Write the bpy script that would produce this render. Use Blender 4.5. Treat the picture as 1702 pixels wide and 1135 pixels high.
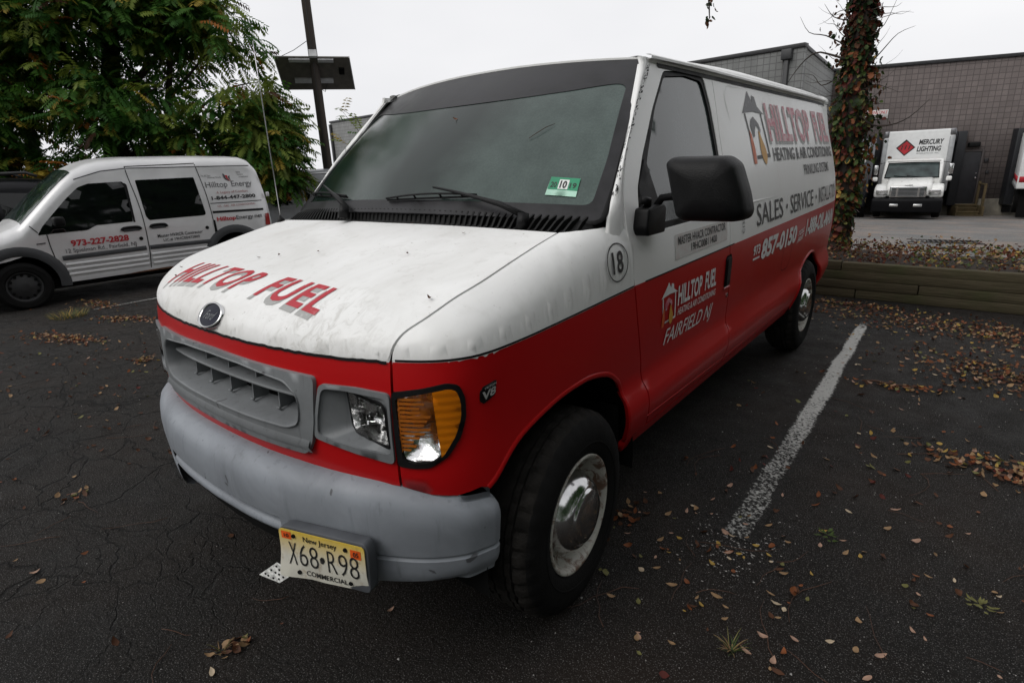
import bpy, bmesh, math, random
from mathutils import Vector, Matrix, noise as mnoise
from mathutils.geometry import delaunay_2d_cdt
R = random.Random(7)
PI = math.pi
S = bpy.context.scene
COL = S.collection
for _o in list(bpy.data.objects): bpy.data.objects.remove(_o)

# ------------------------------------------------------------------ camera, sky, sun, exposure
cam_d = bpy.data.cameras.new('camera'); cam = bpy.data.objects.new('camera', cam_d); COL.objects.link(cam)
cam_d.sensor_width = 36.0; cam_d.lens = 940.66 / 1702 * 36
cam_d.clip_start = 0.05; cam_d.clip_end = 2000
_p, _r, _y = 0.3038, -0.0442, -0.684          # pitch down, roll, yaw
_f = Vector((math.sin(_y)*math.cos(_p), math.cos(_y)*math.cos(_p), -math.sin(_p)))
_rt = Vector((math.cos(_y), -math.sin(_y), 0)); _up = _rt.cross(_f)
_r2 = _rt*math.cos(_r) + _up*math.sin(_r); _u2 = _up*math.cos(_r) - _rt*math.sin(_r)
_m = Matrix((_r2, _u2, -_f)).transposed().to_4x4(); _m.translation = Vector((1.9357, -1.4817, 1.5747))
cam.matrix_world = _m
S.camera = cam
SUN_EL, SUN_AZ = math.radians(44), math.radians(203)   # azimuth measured from +Y clockwise
W = bpy.data.worlds.new('World'); S.world = W; W.use_nodes = True
wn, wl = W.node_tree.nodes, W.node_tree.links; wn.clear()
sky = wn.new('ShaderNodeTexSky'); sky.sky_type = 'NISHITA'; sky.sun_disc = False
sky.sun_elevation = SUN_EL; sky.sun_rotation = SUN_AZ; sky.air_density = 1.0; sky.dust_density = 4.0
hs = wn.new('ShaderNodeHueSaturation'); hs.inputs['Saturation'].default_value = 0.04; wl.new(sky.outputs[0], hs.inputs['Color'])
mxw = wn.new('ShaderNodeMix'); mxw.data_type = 'RGBA'; mxw.inputs['Factor'].default_value = 0.9
wl.new(hs.outputs[0], mxw.inputs[6])
# the cloud deck: an even grey-white sheet, mottled very slightly
tcw = wn.new('ShaderNodeTexCoord'); nzw = wn.new('ShaderNodeTexNoise'); nzw.inputs['Scale'].default_value = 1.6; nzw.inputs['Detail'].default_value = 4
mpw = wn.new('ShaderNodeMapping'); mpw.inputs['Scale'].default_value = (1, 1, 2.5)
wl.new(tcw.outputs['Generated'], mpw.inputs[0]); wl.new(mpw.outputs[0], nzw.inputs['Vector'])
crw = wn.new('ShaderNodeValToRGB'); crw.color_ramp.elements[0].position = .3; crw.color_ramp.elements[1].position = .72
crw.color_ramp.elements[0].color = (7.1, 7.15, 7.4, 1); crw.color_ramp.elements[1].color = (8.3, 8.3, 8.45, 1)
wl.new(nzw.outputs[0], crw.inputs[0]); wl.new(crw.outputs[0], mxw.inputs[7])
bgw = wn.new('ShaderNodeBackground'); bgw.inputs['Strength'].default_value = 0.1
wl.new(mxw.outputs[2], bgw.inputs['Color'])
ow = wn.new('ShaderNodeOutputWorld'); wl.new(bgw.outputs[0], ow.inputs[0])
sl = bpy.data.lights.new('sun', 'SUN'); sl.energy = 1.0; sl.angle = math.radians(40); sl.color = (1, .97, .93)
sun = bpy.data.objects.new('sun', sl); COL.objects.link(sun)
_sd = Vector((math.sin(SUN_AZ)*math.cos(SUN_EL), math.cos(SUN_AZ)*math.cos(SUN_EL), math.sin(SUN_EL)))
sun.rotation_euler = _sd.to_track_quat('Z', 'Y').to_euler()
S.view_settings.view_transform = 'Standard'; S.view_settings.look = 'None'
S.view_settings.exposure = 0.27; S.view_settings.gamma = 1.0; S.view_settings.use_curve_mapping = False
S.cycles.max_bounces = 6; S.cycles.diffuse_bounces = 3; S.cycles.glossy_bounces = 3; S.cycles.transmission_bounces = 4; S.cycles.transparent_max_bounces = 8
S.cycles.use_denoising = True

# ------------------------------------------------------------------ helpers
def link(o, parent=None):
    COL.objects.link(o)
    if parent: o.parent = parent
    return o
def tag(o, label=None, cat=None, group=None, kind=None):
    if label: o['label'] = label
    if cat: o['category'] = cat
    if group: o['group'] = group
    if kind: o['kind'] = kind
    return o
def thing(name, label, cat, loc=(0,0,0), rz=0, group=None):
    o = bpy.data.objects.new(name, None); o.empty_display_size = .2; link(o)
    o.location = loc; o.rotation_euler = (0,0,rz)
    return tag(o, label, cat, group)
def obj(name, verts, faces, mat, parent=None, smooth=True, mats=None, fm=None):
    me = bpy.data.meshes.new(name)
    me.from_pydata([tuple(v) for v in verts], [], [tuple(f) for f in faces])
    for m in (mats or [mat]): me.materials.append(m)
    if fm: me.polygons.foreach_set('material_index', fm)
    if smooth: me.polygons.foreach_set('use_smooth', [True]*len(me.polygons))
    me.update()
    return link(bpy.data.objects.new(name, me), parent)
class MB:
    "mesh buffer"
    def __init__(s): s.v=[]; s.f=[]; s.fm=[]
    def add(s, V, F, mi=0):
        o=len(s.v); s.v+= [tuple(v) for v in V]; s.f+=[tuple(i+o for i in f) for f in F]; s.fm+=[mi]*len(F)
        return s
    def build(s, name, mat, parent=None, smooth=True, mats=None):
        return obj(name, s.v, s.f, mat, parent, smooth, mats, s.fm if mats else None)
def sharp(o, deg=40):
    "keep creases crisp on a smooth-shaded mesh"
    me=o.data; bm=bmesh.new(); bm.from_mesh(me); lim=math.radians(deg)
    for e in bm.edges:
        if len(e.link_faces)==2 and e.calc_face_angle(0)>lim: e.smooth=False
    bm.to_mesh(me); bm.free(); return o
def box_vf(x0,x1,y0,y1,z0,z1):
    V=[(x0,y0,z0),(x1,y0,z0),(x1,y1,z0),(x0,y1,z0),(x0,y0,z1),(x1,y0,z1),(x1,y1,z1),(x0,y1,z1)]
    return V,[(3,2,1,0),(4,5,6,7),(0,1,5,4),(1,2,6,5),(2,3,7,6),(3,0,4,7)]
def bevel(o, w, seg=2, ang=35):
    bm=bmesh.new(); bm.from_mesh(o.data); lim=math.radians(ang)
    es=[e for e in bm.edges if len(e.link_faces)==2 and e.calc_face_angle(0)>lim]
    bmesh.ops.bevel(bm, geom=es, offset=w, segments=seg, profile=.5, affect='EDGES', clamp_overlap=True)
    bm.to_mesh(o.data); bm.free()
    o.data.polygons.foreach_set('use_smooth',[True]*len(o.data.polygons)); sharp(o,50); return o
def bbox(name, b, mat, parent=None, w=.01, seg=2):
    o=obj(name,*box_vf(*b),mat,parent); return bevel(o,w,seg) if w else o
def tube_vf(pts, r, n=8, caps=True):
    P=[Vector(p) for p in pts]; rr=r if isinstance(r,(list,tuple)) else [r]*len(P)
    V=[];F=[];up=Vector((0,0,1)); prev=None
    for i,p in enumerate(P):
        t=(P[min(i+1,len(P)-1)]-P[max(i-1,0)]).normalized()
        if prev is None:
            a=t.cross(up) if abs(t.z)<.9 else t.cross(Vector((1,0,0)))
        else: a=prev-t*prev.dot(t)
        a.normalize(); prev=a; b=t.cross(a)
        for k in range(n):
            an=2*PI*k/n; V.append(p+a*(rr[i]*math.cos(an))+b*(rr[i]*math.sin(an)))
    for i in range(len(P)-1):
        for k in range(n):
            F.append((i*n+k,i*n+(k+1)%n,(i+1)*n+(k+1)%n,(i+1)*n+k))
    if caps: F.append(tuple(range(n-1,-1,-1))); F.append(tuple((len(P)-1)*n+k for k in range(n)))
    return V,F
def tube(name, pts, r, mat, parent=None, n=8):
    return obj(name,*tube_vf(pts,r,n),mat,parent)
def prism_vf(poly, depth, fr):
    "poly 2D, extruded; fr(x,y,d)->3D"
    n=len(poly); V=[fr(x,y,0) for x,y in poly]+[fr(x,y,depth) for x,y in poly]
    F=[tuple(range(n-1,-1,-1)),tuple(range(n,2*n))]+[(i,(i+1)%n,n+(i+1)%n,n+i) for i in range(n)]
    return V,F
def lathe_vf(prof, n=48, mod=None):
    "profile (r,x) turned about the x axis; mod(i,k,r)->r"
    V=[];F=[];m=len(prof)
    for k in range(n):
        an=2*PI*k/n
        for i,(r,x) in enumerate(prof):
            q=mod(i,k,r) if mod else r
            V.append((x,q*math.cos(an),q*math.sin(an)))
    for k in range(n):
        for i in range(m-1):
            F.append((k*m+i,k*m+i+1,((k+1)%n)*m+i+1,((k+1)%n)*m+i))
    return V,F
def pip(p, poly):
    x,y=p; c=False; j=len(poly)-1
    for i in range(len(poly)):
        xi,yi=poly[i];xj,yj=poly[j]
        if (yi>y)!=(yj>y) and x<(xj-xi)*(y-yi)/(yj-yi)+xi: c=not c
        j=i
    return c
def dens(poly, step, closed=True):
    out=[]; n=len(poly)
    for i in range(n if closed else n-1):
        a=poly[i]; b=poly[(i+1)%n]; L=math.hypot(b[0]-a[0],b[1]-a[1]); k=max(1,int(math.ceil(L/step)))
        for j in range(k): out.append((a[0]+(b[0]-a[0])*j/k,a[1]+(b[1]-a[1])*j/k))
    if not closed: out.append(tuple(poly[-1]))
    return out
def rnd(poly, r, n=4):
    "round the corners of a polygon"
    out=[]; m=len(poly)
    for i in range(m):
        p=Vector(poly[i]); a=Vector(poly[i-1]); b=Vector(poly[(i+1)%m])
        rr=min(r,(a-p).length*.45,(b-p).length*.45)
        s=p+(a-p).normalized()*rr; e=p+(b-p).normalized()*rr
        for k in range(n+1):
            t=k/n; q=s*(1-t)**2+p*2*t*(1-t)+e*t*t; out.append((q.x,q.y))
    return out
def smooth_poly(pts, n=6, closed=True):
    out=[]; m=len(pts); rng=m if closed else m-1
    g=lambda i: Vector(pts[i%m]) if closed else Vector(pts[max(0,min(m-1,i))])
    for i in range(rng):
        a,b,c,d=g(i-1),g(i),g(i+1),g(i+2)
        for k in range(n):
            t=k/n; q=.5*((2*b)+(c-a)*t+(2*a-5*b+4*c-d)*t*t+(3*b-a-3*c+d)*t**3); out.append(tuple(q))
    if not closed: out.append(tuple(pts[-1]))
    return out
def region(outline, holes=(), step=.05, extra=()):
    "triangulated 2D region with interior grid points"
    loops=[dens(outline,step)]+[dens(h,step) for h in holes]
    V=[];E=[]
    for L in loops:
        o=len(V); V+=L; E+=[(o+i,o+(i+1)%len(L)) for i in range(len(L))]
    xs=[p[0] for p in loops[0]];ys=[p[1] for p in loops[0]]
    pts=[]
    nx=int((max(xs)-min(xs))/step);ny=int((max(ys)-min(ys))/step)
    for i in range(1,nx+1):
        for j in range(1,ny+1):
            pts.append((min(xs)+(i-.5*(j%2))*step,min(ys)+(j-.5)*step))
    cell={}
    def near(p,k):
        ci,cj=int(p[0]//step),int(p[1]//step)
        return any(math.hypot(q[0]-p[0],q[1]-p[1])<step*k for a in(-1,0,1) for b in(-1,0,1) for q in cell.get((ci+a,cj+b),()))
    def ok(p): return pip(p,loops[0]) and not any(pip(p,h) for h in loops[1:])
    for p in extra:
        if ok(p): V.append(tuple(p))
    for p in V: cell.setdefault((int(p[0]//step),int(p[1]//step)),[]).append(p)
    for p in pts:
        if ok(p) and not near(p,.45): V.append(p)
    r=delaunay_2d_cdt([Vector(p) for p in V],E,[],0,1e-6)
    vo=[(v.x,v.y) for v in r[0]]
    F=[]
    for f in r[2]:
        c=(sum(vo[i][0] for i in f)/len(f),sum(vo[i][1] for i in f)/len(f))
        if pip(c,loops[0]) and not any(pip(c,h) for h in loops[1:]): F.append(tuple(f))
    return vo,F
def panel(name, outline, fmap, mat, parent=None, holes=(), step=.05, off=0.0, lip=.012, extra=()):
    "a sheet cut from a curved skin: fmap(a,b,off) -> 3D; lip turns its edges inwards"
    vo,F=region(outline,holes,step,extra)
    V=[fmap(a,b,off) for a,b in vo]
    if lip:
        cnt={}
        for f in F:
            for i in range(len(f)):
                a,b=f[i],f[(i+1)%len(f)]
                if (b,a) in cnt: cnt.pop((b,a))
                else: cnt[(a,b)]=1
        idx={}
        def dup(i):
            if i not in idx:
                idx[i]=len(V); V.append(V[i]); V.append(fmap(vo[i][0],vo[i][1],off-lip))
            return idx[i]
        F=list(F)
        for a,b in list(cnt):
            i,j=dup(a),dup(b); F.append((j,i,i+1,j+1))
    return obj(name,V,F,mat,parent)
def ribbon(name, pts2, width, fmap, mat, parent=None, off=.003, closed=False, h=0):
    "thin strip along a 2D path on a skin"
    P=[Vector(p) for p in pts2]; n=len(P); V=[];F=[]
    for i,p in enumerate(P):
        a=P[i-1] if (closed or i>0) else p; b=P[(i+1)%n] if (closed or i<n-1) else p
        t=(b-a).normalized(); nn=Vector((-t.y,t.x))*width/2
        V.append(fmap(p.x+nn.x,p.y+nn.y,off if not h else off-h)); 
        if h: V.append(fmap(p.x,p.y,off))
        V.append(fmap(p.x-nn.x,p.y-nn.y,off if not h else off-h))
    m=3 if h else 2
    for i in range(n if closed else n-1):
        j=(i+1)%n
        for k in range(m-1): F.append((i*m+k,j*m+k,j*m+k+1,i*m+k+1))
    return obj(name,V,F,mat,parent)
_tc={}
def text_vf(body, bold=0.0, shear=0.0, maxlen=None, align=None, space=1.0):
    "flat lettering normalised to a unit box -> (verts2D, faces, aspect)"
    key=(body,bold,shear,maxlen,space)
    if key in _tc: return _tc[key]
    cu=bpy.data.curves.new('t','FONT'); cu.body=body; cu.size=1; cu.offset=bold; cu.shear=shear; cu.resolution_u=3; cu.space_character=space
    o=bpy.data.objects.new('t',cu); COL.objects.link(o)
    dg=bpy.context.evaluated_depsgraph_get(); me=bpy.data.meshes.new_from_object(o.evaluated_get(dg))
    bm=bmesh.new(); bm.from_mesh(me); bmesh.ops.triangulate(bm,faces=bm.faces[:])
    bmesh.ops.remove_doubles(bm,verts=bm.verts[:],dist=1e-5)
    xs=[v.co.x for v in bm.verts]; ys=[v.co.y for v in bm.verts]
    x0,x1,y0,y1=min(xs),max(xs),min(ys),max(ys)
    if maxlen:
        for _ in range(4):
            es=[e for e in bm.edges if e.calc_length()>maxlen]
            if not es: break
            bmesh.ops.subdivide_edges(bm,edges=es,cuts=1); bmesh.ops.triangulate(bm,faces=[f for f in bm.faces if len(f.verts)>3])
    bm.verts.index_update()
    V=[((v.co.x-x0)/(x1-x0),(v.co.y-y0)/(y1-y0)) for v in bm.verts]; F=[tuple(v.index for v in f.verts) for f in bm.faces]
    bm.free(); bpy.data.meshes.remove(me); bpy.data.objects.remove(o); bpy.data.curves.remove(cu)
    _tc[key]=(V,F,(x1-x0)/(y1-y0)); return _tc[key]
def lettering(name, body, quad, fmap, mat, parent, off=.003, bold=0., shear=0., maxlen=.25, label=None, space=1.0):
    "quad = (BL,BR,TR,TL) in skin coordinates"
    V,F,_=text_vf(body,bold,shear,maxlen,space=space)
    a,b,c,d=[Vector(q) for q in quad]
    P=[]
    for u,v in V:
        q=(a*(1-u)+b*u)*(1-v)+(d*(1-u)+c*u)*v; P.append(fmap(q.x,q.y,off))
    o=obj(name,P,F,mat,parent,smooth=False)
    if label: o['label']=label
    return o
def R4(x0,x1,z0,z1): return ((x0,z0),(x1,z0),(x1,z1),(x0,z1))

# ------------------------------------------------------------------ materials
def new_mat(name):
    m=bpy.data.materials.new(name); m.use_nodes=True; nt=m.node_tree
    return m,nt,nt.nodes['Principled BSDF']
def N(nt,t,**k):
    n=nt.nodes.new('ShaderNode'+t)
    for a,b in k.items():
        if a in n.inputs: n.inputs[a].default_value=b
        else: setattr(n,a,b)
    return n
def coords(nt, scale=(1,1,1), kind='Object'):
    tc=N(nt,'TexCoord'); mp=N(nt,'Mapping'); mp.inputs['Scale'].default_value=scale
    nt.links.new(tc.outputs[kind],mp.inputs[0]); return mp.outputs[0]
def noise(nt, vec, scale, detail=5, rough=.55, dist=0):
    n=N(nt,'TexNoise'); n.inputs['Scale'].default_value=scale; n.inputs['Detail'].default_value=detail
    n.inputs['Roughness'].default_value=rough; n.inputs['Distortion'].default_value=dist
    if vec is not None: nt.links.new(vec,n.inputs['Vector'])
    return n.outputs[0]
def ramp(nt, fac, stops):
    r=N(nt,'ValToRGB'); el=r.color_ramp.elements
    while len(el)<len(stops): el.new(.5)
    for e,(p,c) in zip(el,stops):
        e.position=p; e.color=(c,c,c,1) if isinstance(c,(int,float)) else tuple(c)+(1,)
    nt.links.new(fac,r.inputs[0]); return r.outputs[0]
def mix(nt, fac, a, b, mode='MIX'):
    m=N(nt,'Mix'); m.data_type='RGBA'; m.blend_type=mode
    for s,i in((fac,0),(a,6),(b,7)):
        if hasattr(s,'is_output'): nt.links.new(s,m.inputs[i])
        elif i==0: m.inputs[0].default_value=s
        else: m.inputs[i].default_value=tuple(s)+(1,) if len(s)==3 else s
    return m.outputs[2]
def math_(nt, op, a, b=0.0, c=None):
    m=N(nt,'Math'); m.operation=op
    for i,s in enumerate((a,b,c)):
        if s is None: continue
        if hasattr(s,'is_output'): nt.links.new(s,m.inputs[i])
        else: m.inputs[i].default_value=s
    return m.outputs[0]
def bumpn(nt, h, strength=.3, dist=.01, bsdf=None):
    b=N(nt,'Bump'); b.inputs['Strength'].default_value=strength; b.inputs['Distance'].default_value=dist
    nt.links.new(h,b.inputs['Height'])
    if bsdf: nt.links.new(b.outputs[0],bsdf.inputs['Normal'])
    return b.outputs[0]
def pm(name, col, rough=.5, metal=0., var=.15, scale=6., bump=0., bscale=40., spec=.5, coat=0., emit=None, stretch=(1,1,1)):
    "plain procedural material: colour broken up by noise, roughness too"
    m,nt,b=new_mat(name); v=coords(nt,stretch)
    n=noise(nt,v,scale,6)
    lo=tuple(c*(1-var) for c in col); hi=tuple(min(1,c*(1+var)) for c in col)
    nt.links.new(ramp(nt,n,[(.3,lo),(.7,hi)]),b.inputs['Base Color'])
    nt.links.new(ramp(nt,n,[(.25,max(.02,rough*.8)),(.75,min(1,rough*1.2))]),b.inputs['Roughness'])
    b.inputs['Metallic'].default_value=metal; b.inputs['Specular IOR Level'].default_value=spec
    b.inputs['Coat Weight'].default_value=coat; b.inputs['Coat Roughness'].default_value=.08
    if bump: bumpn(nt,noise(nt,v,bscale,4),bump,.005,b)
    return m
# ------------------------------------------------------------------ materials of the heating van
def paint(name, cols, line=False, dirt=.5, rough=.32, coat=.2, dcol=(.30,.28,.24), spec=.3, smudge=None):
    m,nt,b=new_mat(name); v=coords(nt); L=nt.links
    if line:
        tc=N(nt,'TexCoord'); sx=N(nt,'SeparateXYZ'); L.new(tc.outputs['Object'],sx.inputs[0])
        mr=N(nt,'MapRange'); L.new(sx.outputs[1],mr.inputs[0])
        for i,val in enumerate((.44,4.5,1.118,1.150)): mr.inputs[i+1].default_value=val
        up=math_(nt,'GREATER_THAN',sx.outputs[2],mr.outputs[0])
        base=mix(nt,up,cols[1],cols[0])
    else: base=mix(nt,0.,cols[0],cols[0])
    n1=noise(nt,v,1.7,8,.62,.6); n2=noise(nt,coords(nt,(9,9,.55)),2.2,5,.6); n3=noise(nt,v,55,3,.6)
    # grime: broad smears, run-down streaks and specks
    d=ramp(nt,n1,[(.47,0.),(.78,.55*dirt)])
    d2=ramp(nt,n2,[(.55,0.),(.85,.38*dirt)])
    d3=ramp(nt,n3,[(.66,0.),(.74,.6*dirt)])
    dd=math_(nt,'MAXIMUM',math_(nt,'ADD',d,d2),d3)
    if smudge:
        tc2=N(nt,'TexCoord'); vd=N(nt,'VectorMath'); vd.operation='DISTANCE'; L.new(tc2.outputs['Object'],vd.inputs[0]); vd.inputs[1].default_value=smudge
        sm=math_(nt,'MULTIPLY',ramp(nt,vd.outputs['Value'],[(.06,1.),(.34,0.)]),ramp(nt,noise(nt,coords(nt,(9,3,9)),3.,6,.7,1.),[(.47,0.),(.72,.55)]))
        dd=math_(nt,'MAXIMUM',dd,sm)
    L.new(mix(nt,dd,base,dcol),b.inputs['Base Color'])
    L.new(ramp(nt,math_(nt,'ADD',dd,math_(nt,'MULTIPLY',n1,.3)),[(0.,rough*.7),(.7,min(1,rough*2.2))]),b.inputs['Roughness'])
    b.inputs['Coat Weight'].default_value=coat; b.inputs['Coat Roughness'].default_value=.12; b.inputs['Specular IOR Level'].default_value=spec
    bumpn(nt,noise(nt,v,3.,2),.05,.01,b)
    return m
M={}
WHITE=(.84,.84,.83); RED=(.43,.005,.0065)
M['white']=paint('weathered_white_paint',[WHITE],dirt=.42)
M['hood']=paint('grimy_white_hood_paint',[WHITE],smudge=(.52,-.60,1.13),dirt=.8,rough=.42,coat=.15)
M['red']=paint('red_paint',[RED],dirt=.12,dcol=(.16,.012,.012),coat=.2,spec=.22)
M['side']=paint('white_over_red_paint',[WHITE,RED],line=True,dirt=.14,dcol=(.30,.15,.13),coat=.16,spec=.22)
M['dark']=pm('dark_cavity',(.006,.006,.006),.9,var=.2,spec=.1)
M['rubber']=pm('black_rubber',(.006,.006,.0065),.6,var=.3,spec=.18,bump=.2)
M['bracket']=pm('dull_grey_plastic',(.085,.09,.10),.6,var=.25,spec=.2)
M['plastic']=pm('black_textured_plastic',(.0055,.0055,.006),.48,var=.35,scale=9,bump=.3,bscale=260,spec=.2)
M['cowl']=pm('faded_black_cowl_plastic',(.006,.006,.006),.55,var=.35,scale=14,bump=.1,spec=.18)
def grey_plastic(name,col):
    m,nt,b=new_mat(name); v=coords(nt); L=nt.links
    n1=noise(nt,v,3.2,7,.6,.8); n2=noise(nt,coords(nt,(14,14,1.6)),2.,5); n3=noise(nt,v,19,2,.5,.5)
    c=mix(nt,ramp(nt,n1,[(.38,0.),(.7,.75)]),col,tuple(x*.58 for x in col))
    c=mix(nt,ramp(nt,n2,[(.6,0.),(.8,.35)]),c,tuple(x*.45 for x in col))
    c=mix(nt,ramp(nt,n3,[(.70,0.),(.73,.85)]),c,(.06,.06,.065)); c=mix(nt,ramp(nt,noise(nt,coords(nt,(30,30,1.2)),1.5,4),[(.60,0.),(.72,.45)]),c,tuple(x*.4 for x in col))
    L.new(c,b.inputs['Base Color']); L.new(ramp(nt,n1,[(.3,.38),(.7,.6)]),b.inputs['Roughness'])
    b.inputs['Specular IOR Level'].default_value=.35
    bumpn(nt,noise(nt,v,180,2),.06,.003,b); return m
M['bumper']=grey_plastic('scuffed_grey_bumper_plastic',(.255,.275,.305))
M['grille']=grey_plastic('weathered_grey_grille_plastic',(.19,.20,.208))
# dark glass with condensation film and droplets; windscreen has tree reflections painted in
def foggy(name, clear, fog, mask_lo, mask_hi, scale, dropscale, film=.0):
    m,nt,b=new_mat(name); v=coords(nt); L=nt.links
    n=noise(nt,v,scale,3,.5,.4); dr=noise(nt,coords(nt,(1,1,.7)),dropscale,3,.7)
    f=ramp(nt,n,[(mask_lo,film),(mask_hi,1.)])
    f2=math_(nt,'MULTIPLY',f,ramp(nt,dr,[(.3,.72),(.7,1.)]))
    L.new(mix(nt,f2,clear,fog),b.inputs['Base Color'])
    L.new(ramp(nt,dr,[(.4,.03),(.75,.20)]),b.inputs['Roughness'])
    b.inputs['IOR'].default_value=1.5; bumpn(nt,dr,.10,.004,b); return m
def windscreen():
    m,nt,b=new_mat('misted_windscreen_painted_reflections'); v=coords(nt); L=nt.links
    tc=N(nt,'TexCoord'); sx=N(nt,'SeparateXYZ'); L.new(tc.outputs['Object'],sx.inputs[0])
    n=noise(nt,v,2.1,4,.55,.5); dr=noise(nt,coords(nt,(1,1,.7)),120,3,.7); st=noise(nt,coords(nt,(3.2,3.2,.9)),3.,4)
    # mask paints reflected trees as a dark swathe between misted areas
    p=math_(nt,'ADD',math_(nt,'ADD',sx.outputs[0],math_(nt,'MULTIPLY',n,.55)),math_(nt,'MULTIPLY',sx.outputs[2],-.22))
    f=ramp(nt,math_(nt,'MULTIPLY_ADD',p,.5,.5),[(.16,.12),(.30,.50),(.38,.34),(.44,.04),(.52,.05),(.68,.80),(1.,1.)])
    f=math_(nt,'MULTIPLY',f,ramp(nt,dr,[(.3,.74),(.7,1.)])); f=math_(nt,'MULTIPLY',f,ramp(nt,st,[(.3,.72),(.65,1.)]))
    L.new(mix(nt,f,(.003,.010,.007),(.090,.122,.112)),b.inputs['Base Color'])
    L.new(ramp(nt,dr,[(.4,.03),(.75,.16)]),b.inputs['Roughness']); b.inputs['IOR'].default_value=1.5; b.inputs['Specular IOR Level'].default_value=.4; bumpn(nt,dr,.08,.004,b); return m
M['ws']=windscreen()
M['glass']=foggy('misted_side_glass',(.010,.018,.017),(.058,.078,.077),.34,.70,2.2,110,.25)
M['frit']=pm('dusty_black_windscreen_border',(.013,.0125,.0145),.36,var=.6,scale=9,spec=.3,bump=.05)
M['chrome']=pm('dull_chrome',(.58,.58,.58),.16,1.,var=.18,scale=12,bump=.04,bscale=30)
M['chromer']=pm('bright_reflector',(.86,.86,.86),.14,1.,var=.06,scale=30,bump=.15,bscale=60)
def rusty(name):
    m,nt,b=new_mat(name); v=coords(nt); L=nt.links
    n=noise(nt,v,16,7,.65,.6); n2=noise(nt,v,45,3)
    c=mix(nt,ramp(nt,n,[(.48,0.),(.57,.9)]),(.44,.43,.39),(.10,.040,.016))
    c=mix(nt,ramp(nt,n2,[(.6,0.),(.75,.5)]),c,(.15,.13,.11))
    L.new(c,b.inputs['Base Color']); b.inputs['Roughness'].default_value=.55; bumpn(nt,n,.2,.004,b); return m
M['rim']=rusty('rusty_white_wheel_steel')
M['tread']=pm('dusty_tread_rubber',(.017,.0155,.014),.85,var=.5,scale=22,bump=.6,bscale=150,spec=.12)
M['tyre']=pm('worn_tyre_rubber',(.0068,.0066,.0066),.8,var=.4,scale=10,bump=.4,bscale=120,spec=.14)
def lens(name,col,alpha=1.,rough=.06,tr=1.0,bump=.3,bs=60):
    m,nt,b=new_mat(name); v=coords(nt)
    b.inputs['Base Color'].default_value=col+(1,); b.inputs['Transmission Weight'].default_value=tr
    b.inputs['Roughness'].default_value=rough; b.inputs['IOR'].default_value=1.45
    if bump:
        w=N(nt,'TexWave'); w.bands_direction='Z'; w.inputs['Scale'].default_value=bs/10; nt.links.new(v,w.inputs[0])
        bumpn(nt,w.outputs['Fac'],bump,.004,b)
    return m
M['clear']=lens('clear_lens',(.95,.95,.95),bump=.15,bs=180)
M['amber']=lens('amber_lens',(1.0,.29,.006),rough=.08,bump=.25,bs=140,tr=.55)
M['amberbulb']=pm('amber_bulb_cover',(.75,.22,.01),.35,var=.3)
M['plate']=None
def plate_mat():
    m,nt,b=new_mat('licence_plate_print'); L=nt.links
    tc=N(nt,'TexCoord'); sx=N(nt,'SeparateXYZ'); L.new(tc.outputs['Object'],sx.inputs[0])
    g=ramp(nt,math_(nt,'ADD',math_(nt,'MULTIPLY',sx.outputs[2],6.5),.5),[(.42,(.62,.60,.52)),(.98,(.66,.46,.06))])
    n=noise(nt,coords(nt),26,6,.65); g=mix(nt,ramp(nt,n,[(.56,0.),(.72,.75)]),g,(.30,.19,.08))
    n2=noise(nt,coords(nt),9,4); g=mix(nt,ramp(nt,n2,[(.5,0.),(.8,.45)]),g,(.25,.24,.22))
    L.new(g,b.inputs['Base Color']); b.inputs['Roughness'].default_value=.5; return m
M['plate']=plate_mat()
def ink(name,col,wear=.25,under=WHITE,rough=.5,scale=30,lo=.55):
    m,nt,b=new_mat(name); v=coords(nt)
    n=noise(nt,v,scale,5,.65)
    nt.links.new(mix(nt,ramp(nt,n,[(lo,0.),(lo+.15,wear)]),col,under),b.inputs['Base Color']); b.inputs['Roughness'].default_value=rough; return m
M['i_red']=ink('red_vinyl_lettering',(.44,.015,.03),.12)
M['i_pink']=ink('sun_faded_red_lettering',(.52,.10,.15),.45,scale=22,lo=.42)
M['i_grey']=ink('grey_shadow_lettering',(.36,.36,.35),.35)
M['i_black']=ink('black_lettering',(.012,.012,.012),.25,(.4,.4,.4))
M['i_white']=ink('white_lettering',(.72,.72,.72),.2,(.5,.2,.2))
M['i_slate']=ink('slate_grey_logo_ink',(.10,.10,.11),.2)
M['i_orange']=ink('orange_flame_ink',(.62,.11,.02),.15)
M['i_gold']=ink('golden_drop_ink',(.62,.31,.04),.15)
M['decal']=ink('faded_clear_decal',(.60,.585,.57),.5,(.55,.45,.43),lo=.45)
M['blue']=pm('dark_blue_enamel',(.004,.005,.016),.4,var=.3,spec=.15)
M['sgreen']=pm('green_sticker_print',(.02,.24,.12),.4,var=.15)
M['slight']=pm('pale_sticker_print',(.42,.68,.55),.4,var=.15)
M['swhite']=pm('white_sticker_print',(.72,.74,.72),.45,var=.1)
M['sorange']=pm('orange_sticker_print',(.72,.10,.01),.5,var=.25,scale=40)
M['antenna']=pm('antenna_steel',(.55,.55,.55),.3,1.)

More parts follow.
